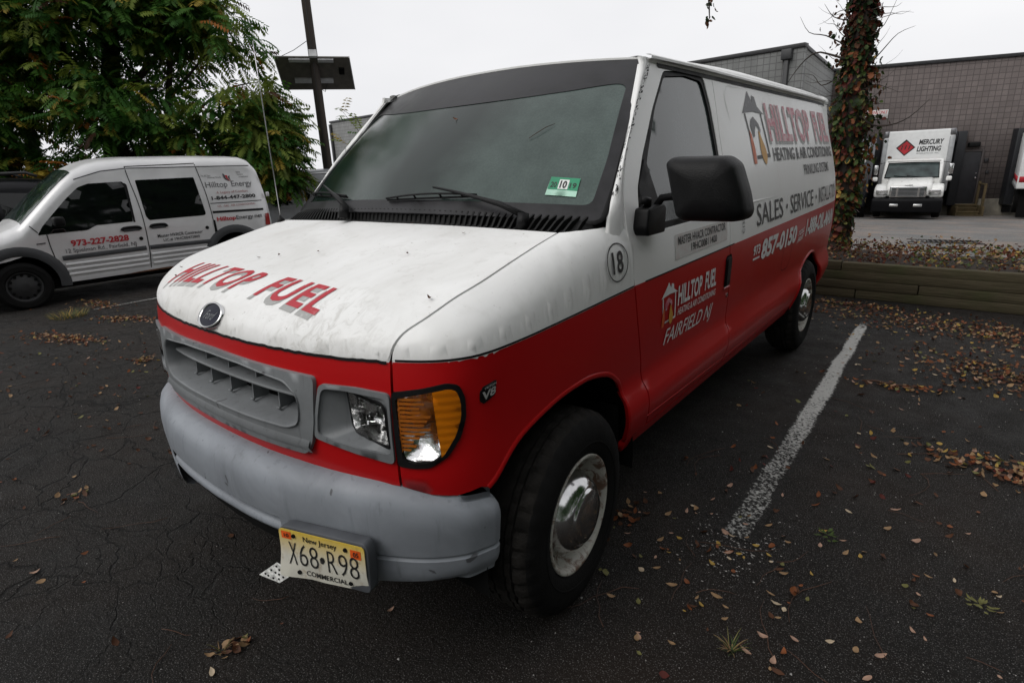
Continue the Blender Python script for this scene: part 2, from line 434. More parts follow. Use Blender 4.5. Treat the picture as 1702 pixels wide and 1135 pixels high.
def interp(x,xs,ys):
    if x<=xs[0]: return ys[0]
    if x>=xs[-1]: return ys[-1]
    lo,hi=0,len(xs)-1
    while hi-lo>1:
        m=(lo+hi)//2
        if xs[m]<=x: lo=m
        else: hi=m
    t=(x-xs[lo])/(xs[hi]-xs[lo]); return ys[lo]*(1-t)+ys[hi]*t
def smooth_interp(x,xs,ys):
    # monotone-ish cubic hermite
    n=len(xs)
    if x<=xs[0]: return ys[0]
    if x>=xs[-1]: return ys[-1]
    i=0
    while xs[i+1]<x: i+=1
    def sl(k):
        if k==0: return (ys[1]-ys[0])/(xs[1]-xs[0])
        if k==n-1: return (ys[-1]-ys[-2])/(xs[-1]-xs[-2])
        a=(ys[k]-ys[k-1])/(xs[k]-xs[k-1]); b=(ys[k+1]-ys[k])/(xs[k+1]-xs[k])
        return 0.0 if a*b<=0 else 2*a*b/(a+b)
    h=xs[i+1]-xs[i]; t=(x-xs[i])/h
    return (2*t**3-3*t*t+1)*ys[i]+(t**3-2*t*t+t)*h*sl(i)+(-2*t**3+3*t*t)*ys[i+1]+(t**3-t*t)*h*sl(i+1)
PLAN=[(0,-.715),(.3,-.703),(.536,-.668),(.70,-.626),(.80,-.590),(.88,-.545),(.938,-.485),(.970,-.41),(.985,-.28),(.990,-.05),(.992,.44),(.992,1.5),(.992,3.0),(.990,3.8),(.978,4.2),(.950,4.42),(.89,4.54),(.80,4.59),(.5,4.615),(0,4.62)]
def _catmull(pts,n=24):
    out=[]
    P=[(-pts[1][0],pts[1][1])]+list(pts)+[(-pts[-2][0],pts[-2][1])]
    for i in range(1,len(P)-2):
        p0,p1,p2,p3=P[i-1],P[i],P[i+1],P[i+2]
        def d(a,b): return max(1e-6,math.hypot(a[0]-b[0],a[1]-b[1])**.5)
        t0=0;t1=t0+d(p0,p1);t2=t1+d(p1,p2);t3=t2+d(p2,p3)
        for k in range(n):
            t=t1+(t2-t1)*k/n; q=[]
            for c in(0,1):
                A1=(t1-t)/(t1-t0)*p0[c]+(t-t0)/(t1-t0)*p1[c]
                A2=(t2-t)/(t2-t1)*p1[c]+(t-t1)/(t2-t1)*p2[c]
                A3=(t3-t)/(t3-t2)*p2[c]+(t-t2)/(t3-t2)*p3[c]
                B1=(t2-t)/(t2-t0)*A1+(t-t0)/(t2-t0)*A2
                B2=(t3-t)/(t3-t1)*A2+(t-t1)/(t3-t1)*A3
                q.append((t2-t)/(t2-t1)*B1+(t-t1)/(t2-t1)*B2)
            out.append(tuple(q))
    out.append(tuple(pts[-1])); return out
PL=_catmull(PLAN)
SL=[0.0]
for _a,_b in zip(PL,PL[1:]): SL.append(SL[-1]+math.hypot(_b[0]-_a[0],_b[1]-_a[1]))
PX=[p[0] for p in PL]; PY=[p[1] for p in PL]
_nx=[];_ny=[]
for i in range(len(PL)):
    a=PL[max(0,i-3)];b=PL[min(len(PL)-1,i+3)]
    tx,ty=b[0]-a[0],b[1]-a[1]
    if i==0: tx,ty=1,0
    if i==len(PL)-1: tx,ty=-1,0
    l=math.hypot(tx,ty); _nx.append(ty/l); _ny.append(-tx/l)
OSZ=[.38,.44,.50,.56,.60,.64,.69,.705,.72,.80,.95,1.05,1.15,1.3,1.45,1.6,1.75,1.9,1.97,2.0]
OSV=[.075,.045,.022,.004,.0,.004,.026,.030,.030,.022,.010,.008,.010,.024,.052,.090,.133,.178,.200,.21]
OFZ=[.5,.60,.68,.75,.85,.95,1.03,1.09,1.12]
OFV=[.08,.045,.012,.0,.0,.006,.016,.028,.034]
ORZ=[.4,.6,1.2,1.6,1.97]
ORV=[.0,.0,.015,.05,.10]
def B(s,z,off=0.0):
    "body skin: s = arc length from the nose centre (negative: passenger side), z = height"
    sg=-1 if s<0 else 1; a=abs(s)
    x=interp(a,SL,PX);y=interp(a,SL,PY);nx=interp(a,SL,_nx);ny=interp(a,SL,_ny)
    os=smooth_interp(z,OSZ,OSV)
    of=smooth_interp(z,OFZ,OFV) if y<1 else smooth_interp(z,ORZ,ORV)
    # the lower-body ledge fades out on the front corner
    if y<0.3 and z<1.0:
        k=min(1,max(0,(y+.45)/.65)); k=k*k*(3-2*k); q=min(1,max(0,(1.0-z)/.28)); q=q*q*(3-2*q)
        os=os*(1-(1-k)*q)
    o=os*nx*nx+of*ny*ny-off
    return (sg*(x-nx*o),y-ny*o,z)
_si=[i for i in range(len(PL)) if -.72<PY[i]<4.60]
def s_of_y(y):
    ys=[PY[i] for i in _si]; ss=[SL[i] for i in _si]
    return interp(y,ys,ss)
# ---- nose top (hood and fender tops): height field inside the plan perimeter
def zseam(s):  # paint/hood seam height along s
    y=interp(abs(s),SL,PY)
    return interp(y,[-.72,-.60,-.45,-.2,.44],[1.082,1.085,1.088,1.095,1.118])
def perim(s): return B(s,zseam(s))
_per=[]
_s=-2.2
while _s<=2.2001:
    _per.append(perim(_s)+(_s,)); _s+=.0125
def nose_z(x,y):
    x0=abs(x);best=9;bi=0
    for i in range(len(_per)//2,len(_per)):
        p=_per[i];d=(p[0]-x0)**2+(p[1]-y)**2
        if d<best: best=d;bi=i
    # refine to segment distance
    d=math.sqrt(best)
    for j in(bi-1,bi):
        if j+1<len(_per) and j>=0:
            a=_per[j];b=_per[j+1];ex,ey=b[0]-a[0],b[1]-a[1];l2=ex*ex+ey*ey
            t=max(0,min(1,((x0-a[0])*ex+(y-a[1])*ey)/l2))
            d=min(d,math.hypot(a[0]+t*ex-x0,a[1]+t*ey-y))
    zs=_per[bi][2]; s=abs(_per[bi][3]);py=_per[bi][1]
    r=interp(py,[-.6,-.3,0,.4],[.22,.20,.15,.12])
    p=interp(py,[-.6,0,.4],[2.1,2.4,3.0])
    zt=1.347+.015*(1-(x0/.85)**2)+.185*(y-.12)-.04*(y-.12)**2
    if y>.12: zt=min(zt,1.375)
    t=max(0,1-d/r)
    return zs+(zt-zs)*(1-t**p)**(1/p)
# ---- windshield
def WS(u,v,off=0):
    bx,by,bz=.925*u,.12+.16*abs(u)**2.2,1.412-.03*u*u
    tx,ty,tz=.775*u,.790+.105*abs(u)**2.4,1.999-.031*u*u
    bu=.022*4*v*(1-v)+off
    return (bx+(tx-bx)*v+.25*bu*u,by+(ty-by)*v-.66*bu,bz+(tz-bz)*v+.72*bu)
# ------------------------------------------------------------------ the heating company's van (nose towards -Y, driver's side at +X)
van=thing('cargo_van','old white over red heating company van with grey bumper, parked in the middle','van')
s_sc=.797
def Bm(sg): return lambda s,z,o=0.: B(sg*s,z,o)
def per_xy(s): p=perim(s); return (p[0],p[1])
def perim_rings(sa,sb,ds=.022):
    out=[];n=int((sb-sa)/ds)
    for i in range(n+1):
        s=sa+(sb-sa)*i/n; p=perim(s); q=B(s,zseam(s),-.01); nx,ny=(q[0]-p[0])*100,(q[1]-p[1])*100
        for k,d in enumerate((.0015,.005,.011,.02,.033,.05,.075,.105)):
            if k>3 and i%2: continue
            out.append((p[0]+nx*d,p[1]+ny*d))
    return out
def Hm(x,y,o=0.): return (x,y,nose_z(x,y)+o)
CUT=[(.790,-.535),(.826,-.475),(.848,-.40),(.858,-.29),(.857,-.11),(.851,.118)]
cut0=per_xy(s_sc)
cutR=smooth_poly([cut0]+CUT,5,closed=False)
rearE=[(.654,.112),(.363,.105),(0,.098),(-.363,.105),(-.654,.112)]
g=.0035
hood_out=[(x-g,y) for x,y in cutR]+rearE+[(-x+g,y) for x,y in reversed(cutR)]
pn=[per_xy(-s_sc+.012+i*(2*s_sc-.024)/64) for i in range(65)]
hood_out=hood_out+pn
hood=panel('hood',hood_out,Hm,M['hood'],van,step=.032,lip=.014,extra=perim_rings(-s_sc+.015,s_sc-.015))
# fender tops
for sg in(1,-1):
    sE=1.913-.004
    po=[per_xy(s_sc+.004+i*(sE-s_sc-.004)/40) for i in range(41)]
    fo=po+[(.958,.437),(.945,.35),(.925,.25),(.905,.19),(.880,.145),(.856,.122)]+[(x+g,y) for x,y in reversed(cutR[1:])]
    if sg<0: fo=[(-x,y) for x,y in fo]
    ex=[(x*sg,y) for x,y in perim_rings(s_sc+.01,sE)]
    panel('fender_top',fo,Hm,M['white'],van,step=.04,lip=.014,extra=ex)
# lower front: red header and valance panel with openings
LOW=[(0,.700),(.35,.700),(.47,.705),(.67,.715),(.80,.715)]
gr_out=rnd([(-.538,1.018),(0,1.030),(.538,1.018),(.527,.88),(.508,.81),(.478,.768),(0,.764),(-.478,.768),(-.508,.81),(-.527,.88)],.02)
bz_out=rnd([(.553,1.000),(.68,1.004),(.792,.996),(.792,.789),(.66,.806),(.516,.829),(.528,.897)],.018)
def holes_front():
    return [gr_out,bz_out,[(-x,y) for x,y in reversed(bz_out)]]
seamF=[(s_sc*(1-2*i/40),zseam(s_sc*(1-2*i/40))-.006) for i in range(41)]
fr_out=[(-x,z) for x,z in reversed(LOW)]+LOW[1:]
fr_out=[(-.794,.715)]+fr_out[1:-1]+[(.794,.715)]+[(max(-.794,min(.794,a)),b) for a,b in seamF]
panel('front_panel',fr_out,lambda s,z,o=0:B(s,z,o),M['red'],van,holes=holes_front(),step=.035,lip=.02)
# fenders (red sides) with lamp notch and arch
lamp_out=rnd([(.796,1.000),(.883,1.013),(.955,1.026),(.990,1.018),(1.004,.982),(1.003,.927),(.985,.872),(.945,.815),(.892,.783),(.848,.779),(.800,.783)],.012)
ARC=[(1.033,.717),(1.055,.690),(1.085,.712),(1.139,.762),(1.212,.803),(1.318,.830),(1.417,.846),(1.524,.852),(1.622,.847),(1.734,.820),(1.80,.78),(1.846,.737),(1.871,.668),(1.880,.605),(1.905,.52),(1.926,.452)]
ARCs=smooth_poly(ARC[1:],4,closed=False)
DF=[(2.10,.470),(2.062,.56),(2.048,.64),(2.036,.70),(2.010,.79),(1.950,.958),(1.913,1.119),(1.888,1.247),(1.884,1.408),(1.955,1.562),(2.125,1.758),(2.29,1.935)]
DFs=smooth_poly(DF,5,closed=False)
iF=min(range(len(DFs)),key=lambda i:abs(DFs[i][1]-1.119))
frt=[(.802,.715),(.887,.693),(.96,.687),(1.033,.700)]
fen=[(.802,.715)]+[]
lampR=[p for p in lamp_out if p[0]>.806]
k0=min(range(len(lampR)),key=lambda i:(lampR[i][1]>.79,lampR[i][0]))
lampR=sorted(lampR,key=lambda p:math.atan2(p[1]-.9,p[0]-.85))
fen=frt+ARCs+[(2.092,.455)]+[(a-.004,b) for a,b in DFs[:iF+1]]+[(1.909-(1.909-.802)*i/30,zseam(1.909-(1.909-.802)*i/30)-.004) for i in range(31)]+[(.802,1.002)]+list(reversed(lampR))+[(.802,.782)]
for sg in(1,-1):
    panel('fender',fen,Bm(sg),M['red'],van,holes=[],step=.04,lip=.02)
_rz=random.Random(8)
ribbon('hood_seam_line',[(-.785+i*.0157,zseam(-.785+i*.0157)-.004+_rz.uniform(-.0018,.0018)) for i in range(101)],.0085,lambda s,z,o=0:B(s,z,o),M['rubber'],van,off=.0035)  # black strip with an uneven edge along the hood seam
# thin black strip painting in the shadow line along the paint break
for sg in(1,-1):
    ribbon('painted_shadow_line',[(.81+i*(1.905-.81)/40,zseam(.81+i*(1.905-.81)/40)+.001) for i in range(41)],.006,Bm(sg),M['rubber'],van,off=.0015)
# doors
DR=[(3.035,.470),(3.045,.60),(3.055,.70),(3.022,.89),(2.983,1.09),(2.972,1.3),(2.976,1.45),(3.000,1.65),(3.040,1.80),(3.075,1.945)]
DRs=smooth_poly(DR,5,closed=False)
door_out=[(a+.004,b) for a,b in DFs]+[(2.36,1.952),(2.7,1.962)]+[(a-.004,b) for a,b in reversed(DRs)]
win_out=rnd([(2.485,1.925),(2.74,1.945),(2.955,1.935),(2.968,1.80),(2.945,1.58),(2.925,1.42),(2.895,1.312),(2.5,1.300),(2.03,1.298),(1.985,1.36),(2.012,1.47),(2.105,1.585),(2.29,1.765)],.03)
gl_out=rnd([(2.488,1.903),(2.735,1.925),(2.92,1.915),(2.935,1.79),(2.915,1.58),(2.895,1.42),(2.87,1.335),(2.5,1.325),(2.10,1.322),(2.055,1.37),(2.075,1.46),(2.155,1.58),(2.32,1.765)],.03)
sail=rnd([(2.20,1.318),(2.17,1.40),(2.135,1.50),(2.115,1.575),(2.02,1.475),(1.993,1.37),(2.02,1.312)],.012)
doors={}
for sg in(1,-1):
    f=Bm(sg)
    d=panel('door',door_out,f,M['side'],van,holes=[win_out],step=.05,lip=.02); doors[sg]=d
    panel('window_frame',win_out,f,M['rubber'],d,holes=[gl_out],step=.06,off=-.004,lip=.014)
    panel('window',gl_out,f,M['glass'],d,step=.06,off=-.012,lip=0)
    panel('mirror_mount',sail,f,M['plastic'],d,step=.06,off=.004,lip=.014)
    hp=rnd([(2.925,.915),(3.008,.915),(3.012,1.083),(2.925,1.078)],.02)
    panel('handle_recess',hp,f,M['dark'],d,step=.05,off=.0015,lip=0)
    panel('handle',rnd([(2.935,.925),(2.985,.925),(2.990,1.070),(2.935,1.066)],.015),f,M['plastic'],d,step=.04,off=.012,lip=.012)
    ribbon('handle_lip',[(2.925,.908),(3.012,.908)],.012,f,M['red'],d,off=.010,h=.009)
    panel('lock',[(3.0+.012*math.cos(k*PI/5),.862+.012*math.sin(k*PI/5)) for k in range(10)],f,M['chrome'],d,step=.02,off=.004,lip=.004)
    # ledge line along the lower door
    ribbon('lower_crease',[(2.06,.525),(3.03,.500)],.007,f,M['red'],d,off=.003,h=.004)
# lower sill
for sg in(1,-1):
    f=Bm(sg)
    panel('rocker_panel',[(1.93,.40),(4.60,.40),(4.575,.462),(3.04,.462),(2.10,.462),(1.925,.448)],f,M['red'],van,step=.06,lip=.03)
# rear body side with wheel arch
RC=[(4.995+.435*math.cos(a),.372+.435*math.sin(a)) for a in [PI*(1.0-.95*k/24)-.0 for k in range(25)]]
sEnd=SL[min(range(len(PY)),key=lambda i:abs(PY[i]-4.53)+(0 if i>60 else 9))]
RC=[p for p in RC if p[1]>.40]
side_out=[(a+.004,b) for a,b in DRs]+[(4.0,1.965),(5.0,1.965),(sEnd,1.955),(sEnd,1.5),(sEnd,1.1),(sEnd,.46),(5.40,.46)]+list(reversed(RC))+[(4.56,.40),(4.55,.468)]
for sg in(1,-1):
    f=Bm(sg)
    panel('side_panel',side_out,f,M['side'],van,step=.07,lip=.02)
    ribbon('pressed_ridge',rnd([(3.27,1.335),(3.19,1.86),(3.26,1.925),(5.72,1.93),(5.77,1.88),(5.80,1.345),(5.72,1.315),(3.33,1.315)],.05),.016,f,M['side'],van,off=.0035,closed=True,h=.004)
    ribbon('lower_crease',[(3.06,.500),(4.56,.500)],.007,f,M['red'],van,off=.003,h=.004)
    ribbon('arch_lip',RC,.022,f,M['red'],van,off=.010,h=.010)
    ribbon('arch_lip',ARCs,.020,f,M['red'],van,off=.006,h=.006)
    ribbon('painted_shadow_line',[(2.0,1.119),(3.0,1.1275),(6.0,1.151)],.006,f,M['rubber'],van,off=.0012)  # shadow line of the paint break drawn as a black strip
    # rear door: from the corner to the middle of the back
    s9=SL[-1]
    panel('rear_door',[(sEnd+.006,.46),(s9-.003,.46),(s9-.003,1.955),(sEnd+.006,1.955)],f,M['side'],van,step=.12,lip=.02)
    panel('tail_lamp',rnd([(sEnd-.10,.85),(sEnd-.01,.85),(sEnd-.01,1.22),(sEnd-.10,1.22)],.02),f,pm('red_tail_lamp',(.25,.01,.01),.15) if sg==1 else bpy.data.materials['red_tail_lamp'],van,step=.05,off=.012,lip=.012)
# fuel filler flap outline on the driver's side
ribbon('filler_flap_gap',rnd([(4.08,.80),(4.30,.80),(4.30,1.00),(4.08,1.00)],.08,6),.004,Bm(1),M['rubber'],van,off=.001,closed=True)
# dark inner shell behind the gaps
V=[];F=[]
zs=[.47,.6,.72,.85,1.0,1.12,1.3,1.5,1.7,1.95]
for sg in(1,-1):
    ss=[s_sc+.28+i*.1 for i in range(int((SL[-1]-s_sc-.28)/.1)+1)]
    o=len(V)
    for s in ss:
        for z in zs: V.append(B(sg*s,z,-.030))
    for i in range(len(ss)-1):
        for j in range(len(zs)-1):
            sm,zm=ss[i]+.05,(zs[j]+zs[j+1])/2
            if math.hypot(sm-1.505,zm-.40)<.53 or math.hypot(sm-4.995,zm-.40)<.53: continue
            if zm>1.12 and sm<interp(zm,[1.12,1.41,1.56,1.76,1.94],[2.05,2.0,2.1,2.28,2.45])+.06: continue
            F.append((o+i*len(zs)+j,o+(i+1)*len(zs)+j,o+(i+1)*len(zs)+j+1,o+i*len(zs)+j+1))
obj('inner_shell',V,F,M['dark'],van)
# inner nose below the hood, so that the gaps read dark
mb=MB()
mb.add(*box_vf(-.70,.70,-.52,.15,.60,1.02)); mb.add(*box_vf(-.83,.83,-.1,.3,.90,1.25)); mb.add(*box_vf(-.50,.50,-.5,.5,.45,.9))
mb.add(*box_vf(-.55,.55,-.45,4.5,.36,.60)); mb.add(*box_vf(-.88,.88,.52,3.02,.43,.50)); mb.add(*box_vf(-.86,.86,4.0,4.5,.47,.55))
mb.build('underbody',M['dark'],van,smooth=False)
# wheel-arch liners
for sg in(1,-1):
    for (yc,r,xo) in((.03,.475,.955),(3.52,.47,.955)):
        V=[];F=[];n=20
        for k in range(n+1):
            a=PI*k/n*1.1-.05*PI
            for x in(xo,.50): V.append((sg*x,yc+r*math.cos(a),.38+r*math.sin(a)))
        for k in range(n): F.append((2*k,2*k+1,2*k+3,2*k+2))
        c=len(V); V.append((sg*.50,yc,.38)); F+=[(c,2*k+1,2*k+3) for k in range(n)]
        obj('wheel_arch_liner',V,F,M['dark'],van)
# windscreen pillars
DFu=[p for p in DFs if p[1]>1.36]
for sg in(1,-1):
    V=[];n=24
    for i in range(-1,n+1):
        t=i/n
        p=WS(1.018,max(0,t)*.995)
        z=1.372+(1.962-1.372)*t
        s=interp(z,[q[1] for q in DFu],[q[0] for q in DFu])
        q=B(s-.006,z)
        p=Vector(p);q=Vector(q)
        if i==0: q=Vector((.945,.437,1.355))
        if i==-1: p=Vector(WS(1.018,.0))+Vector((.0,-.01,-.075)); q=Vector((.955,.437,1.29))
        mid=(p+q)/2+Vector((.012,-.012,.0))
        for a in(p+Vector((-.004,.012,-.012)),p,p*.7+mid*.3+Vector((.004,-.004,0)),mid,q,q+Vector((-.012,0.006,0))): V.append((a.x*sg,a.y,a.z))
    F=[(i*6+j,i*6+j+1,(i+1)*6+j+1,(i+1)*6+j) for i in range(n+1) for j in range(5)]
    obj('windshield_pillar',V,F,M['white'],van)
    # flaking sealant beside the glass
    rr=random.Random(3); mb=MB()
    for i in range(120):
        t=rr.uniform(.10,.97); p=Vector(WS(1.020+rr.uniform(0,.016),t)); w=rr.uniform(.0008,.0030); h=rr.uniform(.002,.009)
        d=(Vector(WS(1.03,min(1,t+.03)))-Vector(WS(1.03,t))).normalized(); e=Vector((.75,.35,0)).normalized()
        q=[p-d*h-e*w,p+d*h*rr.uniform(.4,1)-e*w*.6,p+d*h+e*w*rr.uniform(.5,1),p-d*h*rr.uniform(.3,1)+e*w]
        mb.add([(a.x*sg+.002*sg,a.y-.004,a.z+.003) for a in q],[(0,1,2,3)])
    o=mb.build('flaking_sealant',M['rubber'] if 1 else None,van,smooth=False); o['kind']='stuff'
# windscreen glass and its black border
def Wm(u,v,o=0.): return WS(u,v,o)
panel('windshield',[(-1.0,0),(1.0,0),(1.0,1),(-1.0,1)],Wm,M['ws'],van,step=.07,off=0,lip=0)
fi=[(.944,.80),(.66,.742),(.37,.700),(0,.668),(-.37,.700),(-.66,.742),(-.944,.80)]
fi=rnd([(-.955,.055),(.955,.055),(.967,.30),(.957,.78)],.04)[:-5]+smooth_poly([(.955,.76),(.90,.79),(.66,.745),(.37,.712),(0,.700),(-.37,.712),(-.66,.745),(-.90,.79),(-.955,.76)],5,closed=False)+[(-.967,.30)]
panel('windshield_border',rnd([(-1.012,-.02),(1.012,-.02),(1.012,1.0),(-1.012,1.0)],.03),Wm,M['frit'],van,holes=[fi],step=.05,off=.0025,lip=.006)
ribbon('windshield_seal',rnd([(-1.010,-.03),(1.010,-.03),(1.010,.998),(-1.010,.998)],.05),.022,Wm,M['rubber'],van,off=.012,closed=True,h=.01)
# roof with its drip rails
rf=[(B(s,1.968)[0],B(s,1.968)[1]) for s in [2.36+i*.12 for i in range(int((SL[-1]-2.36)/.12)+1)]]
rf=[p for p in rf if p[1]>.9]
topc=[(WS(u,1.0)[0],WS(u,1.0)[1]-.012) for u in [1-.05*i for i in range(41)]]
ro=rf+[(0,4.56)]+[(-x,y) for x,y in reversed(rf)]+list(reversed(topc))
def mkroof():
    P=[Vector(p) for p in dens(ro,.06)]
    def dist(x,y):
        q=Vector((x,y)); best=9
        for i in range(len(P)):
            a,b=P[i],P[(i+1)%len(P)]; e=b-a; t=max(0,min(1,(q-a).dot(e)/max(1e-9,e.dot(e)))); best=min(best,(a+e*t-q).length)
        return best
    def Rm(x,y,o=0.):
        ze=1.970+.031*(1-(abs(x)/.775)**2)*max(0,min(1,(1.6-y)/.7)) if y<1.6 else 1.970
        d=dist(x,y); t=max(0,1-d/.60)
        fy=y-.795-.105*(min(1,abs(x)/.775))**2.4+.012
        gf=.10+.90*(1-max(0,1-max(0,fy)/1.5)**2) if y<2.5 else 1.
        return (x,y,ze+.118*gf*(1-t**2.3)**(1/2.3)+o)
    ex=[]
    for i in range(len(P)):
        a,b=P[i-1],P[(i+1)%len(P)]; t=(b-a).normalized(); nn=Vector((-t.y,t.x))
        for d in(.002,.008,.018,.035,.06): ex.append(tuple(P[i]+nn*d)); ex.append(tuple(P[i]-nn*d))
    return panel('roof',ro,Rm,M['white'],van,step=.10,lip=.015,extra=ex)
mkroof()
for sg in(1,-1):
    V=[];F=[];pts=[]
    ys=[.87,.95]+[1.05+i*.12 for i in range(29)]+[4.42]
    for y in ys:
        s=s_of_y(y); p=B(s,1.955); pts.append((p[0],p[1],1.957+.006*min(1,(y-.87)/.5)))
    for x,y,z in pts:
        for dx,dz in((-.012,.022),(.010,.020),(.018,.014),(.018,.004),(.006,.000),(.002,-.014),(-.012,-.014)): V.append((sg*(x+dx),y,z+dz))
    m=7
    for i in range(len(ys)-1):
        for j in range(m-1): F.append((i*m+j,i*m+j+1,(i+1)*m+j+1,(i+1)*m+j))
    o=obj('drip_rail',V,F,M['white'],van); sharp(o,30)
    ribbon('drip_rail_painted_shadow',[(s_of_y(y),1.945) for y in ys[1:]],.020,Bm(sg),M['rubber'],van,off=.003)  # black strip stands in for the shadow below the drip rail
# cowl grille below the windscreen
V=[];F=[];nu=60
for i in range(nu+1):
    u=-1.0+2*i/nu; x=.925*u
    fy=interp(abs(x),[0,.363,.654,.853,.885,.905,.925],[.106,.112,.118,.128,.155,.20,.27])
    p0=Vector((x*.985 if abs(x)<.86 else x,fy,nose_z(min(.9,abs(x)),min(fy,.12))+(-.006)))
    p2=Vector(WS(u,.004,-.004)); 
    if p2.y<p0.y+.01: p0=Vector((x,p2.y-.012,p2.z-.012))
    p1=p0*.55+p2*.45+Vector((0,0,-.012))
    V+=[p0+Vector((0,0,-.03)),p0,p1,p2]
for i in range(nu):
    for j in range(3): F.append((i*4+j,(i+1)*4+j,(i+1)*4+j+1,i*4+j+1))
cowl=obj('cowl',V,F,M['cowl'],van)
def rib_mesh():
    V,F=box_vf(-.004,.004,0,1,-.012,.010); return V,F
for i in range(66):
    u=-.965+1.93*i/65; x=.925*u
    fy=interp(abs(x),[0,.363,.654,.853,.885,.91],[.112,.118,.124,.136,.165,.22])
    a=Vector((x*.985,fy,nose_z(min(.88,abs(x)),min(fy,.12))+.0)); b=Vector(WS(u*.985,.0,.004)); 
    mdl=(a*.5+b*.5)+Vector((0,0,.004))
    V=[];w=.0042
    for q,h in((a,.0),(mdl,.004),(b,.0)):
        V+=[(q.x-w,q.y,q.z-.016),(q.x-w,q.y,q.z+h),(q.x+w,q.y,q.z+h),(q.x+w,q.y,q.z-.016)]
    F=[(0,1,2,3)]
    for k in range(2):
        o=k*4
        for j in range(3): F.append((o+j,o+4+j,o+5+j,o+1+j))
    F.append((8,11,10,9))
    obj('cowl_slat',V,F,M['cowl'],cowl,smooth=False)
# ------------------------------------------------------------------ grille, lamps, bumper, plate
def Bf(s,z,o=0.): return B(s,z,o)
gr_in=rnd([(-.474,.900),(-.470,.955),(-.42,.992),(-.2,1.012),(0,1.016),(.2,1.012),(.42,.992),(.470,.955),(.474,.900),(.462,.862),(.41,.842),(.2,.838),(0,.838),(-.2,.838),(-.41,.842),(-.462,.862)],.02,3)
grille=panel('grille',gr_out,Bf,M['grille'],van,holes=[gr_in],step=.03,off=.014,lip=.035)
# rolled lip round the opening
L=dens(gr_in,.03); V=[];F=[]
cx,cz=0,.925
rings=[(1.0,.014,1.0),(1.0,.020,.985),(.985,.012,.95),(.97,-.02,.90),(.95,-.06,.80),(.93,-.10,.70)]
for sx,off,szc in rings:
    for (s,z) in L: V.append(B(cx+(s-cx)*sx,cz+(z-cz)*szc,off))
n=len(L)
for k in range(len(rings)-1):
    for i in range(n): F.append((k*n+i,k*n+(i+1)%n,(k+1)*n+(i+1)%n,(k+1)*n+i))
obj('grille_surround',V,F,M['grille'],grille)
# lower lip of the frame
ribbon('grille_lip',[(-.50+i*.05,.800) for i in range(21)],.05,Bf,M['grille'],grille,off=.024,h=.014)
# back of the opening
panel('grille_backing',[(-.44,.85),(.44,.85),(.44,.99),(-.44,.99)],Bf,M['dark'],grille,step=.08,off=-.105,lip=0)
# cross bar and its uprights
def bar(name,z0,z1,d0,d1,sm,bow=0.):
    V=[];F=[];n=30
    for i in range(n+1):
        s=-sm+2*sm*i/n; b=bow*(1-(s/sm)**2)
        for z,o in((z0,d1),(z0,d0),((z0+z1)/2,d0+.006),(z1,d0),(z1,d1)): V.append(B(s,z+b,o))
    for i in range(n):
        for j in range(4): F.append((i*5+j,(i+1)*5+j,(i+1)*5+j+1,i*5+j+1))
    return obj(name,V,F,M['grille'],grille)
bar('grille_bar',.929,.940,-.022,-.085,.448,.004)
for z0,z1,sl in((.938,.992,(-.18,.0,.18)),(.862,.930,(-.30,-.15,.0,.15,.30))):
    for s in sl:
        V=[]
        for z in(z0,z1):
            for o in(-.045,-.10):
                for ds in(-.0022,.0022): V.append(B(s+ds,z,o))
        obj('grille_fin',V,[(0,1,5,4),(0,4,6,2),(1,3,7,5),(0,2,3,1),(4,5,7,6)],M['grille'],grille,smooth=False)
        q=B(s,z0+.001,-.043); obj('fin_foot',*tube_vf([(q[0]-.008,q[1]-.002,q[2]),(q[0]+.008,q[1]-.002,q[2]+.001)],.0045,6),M['grille'],grille)
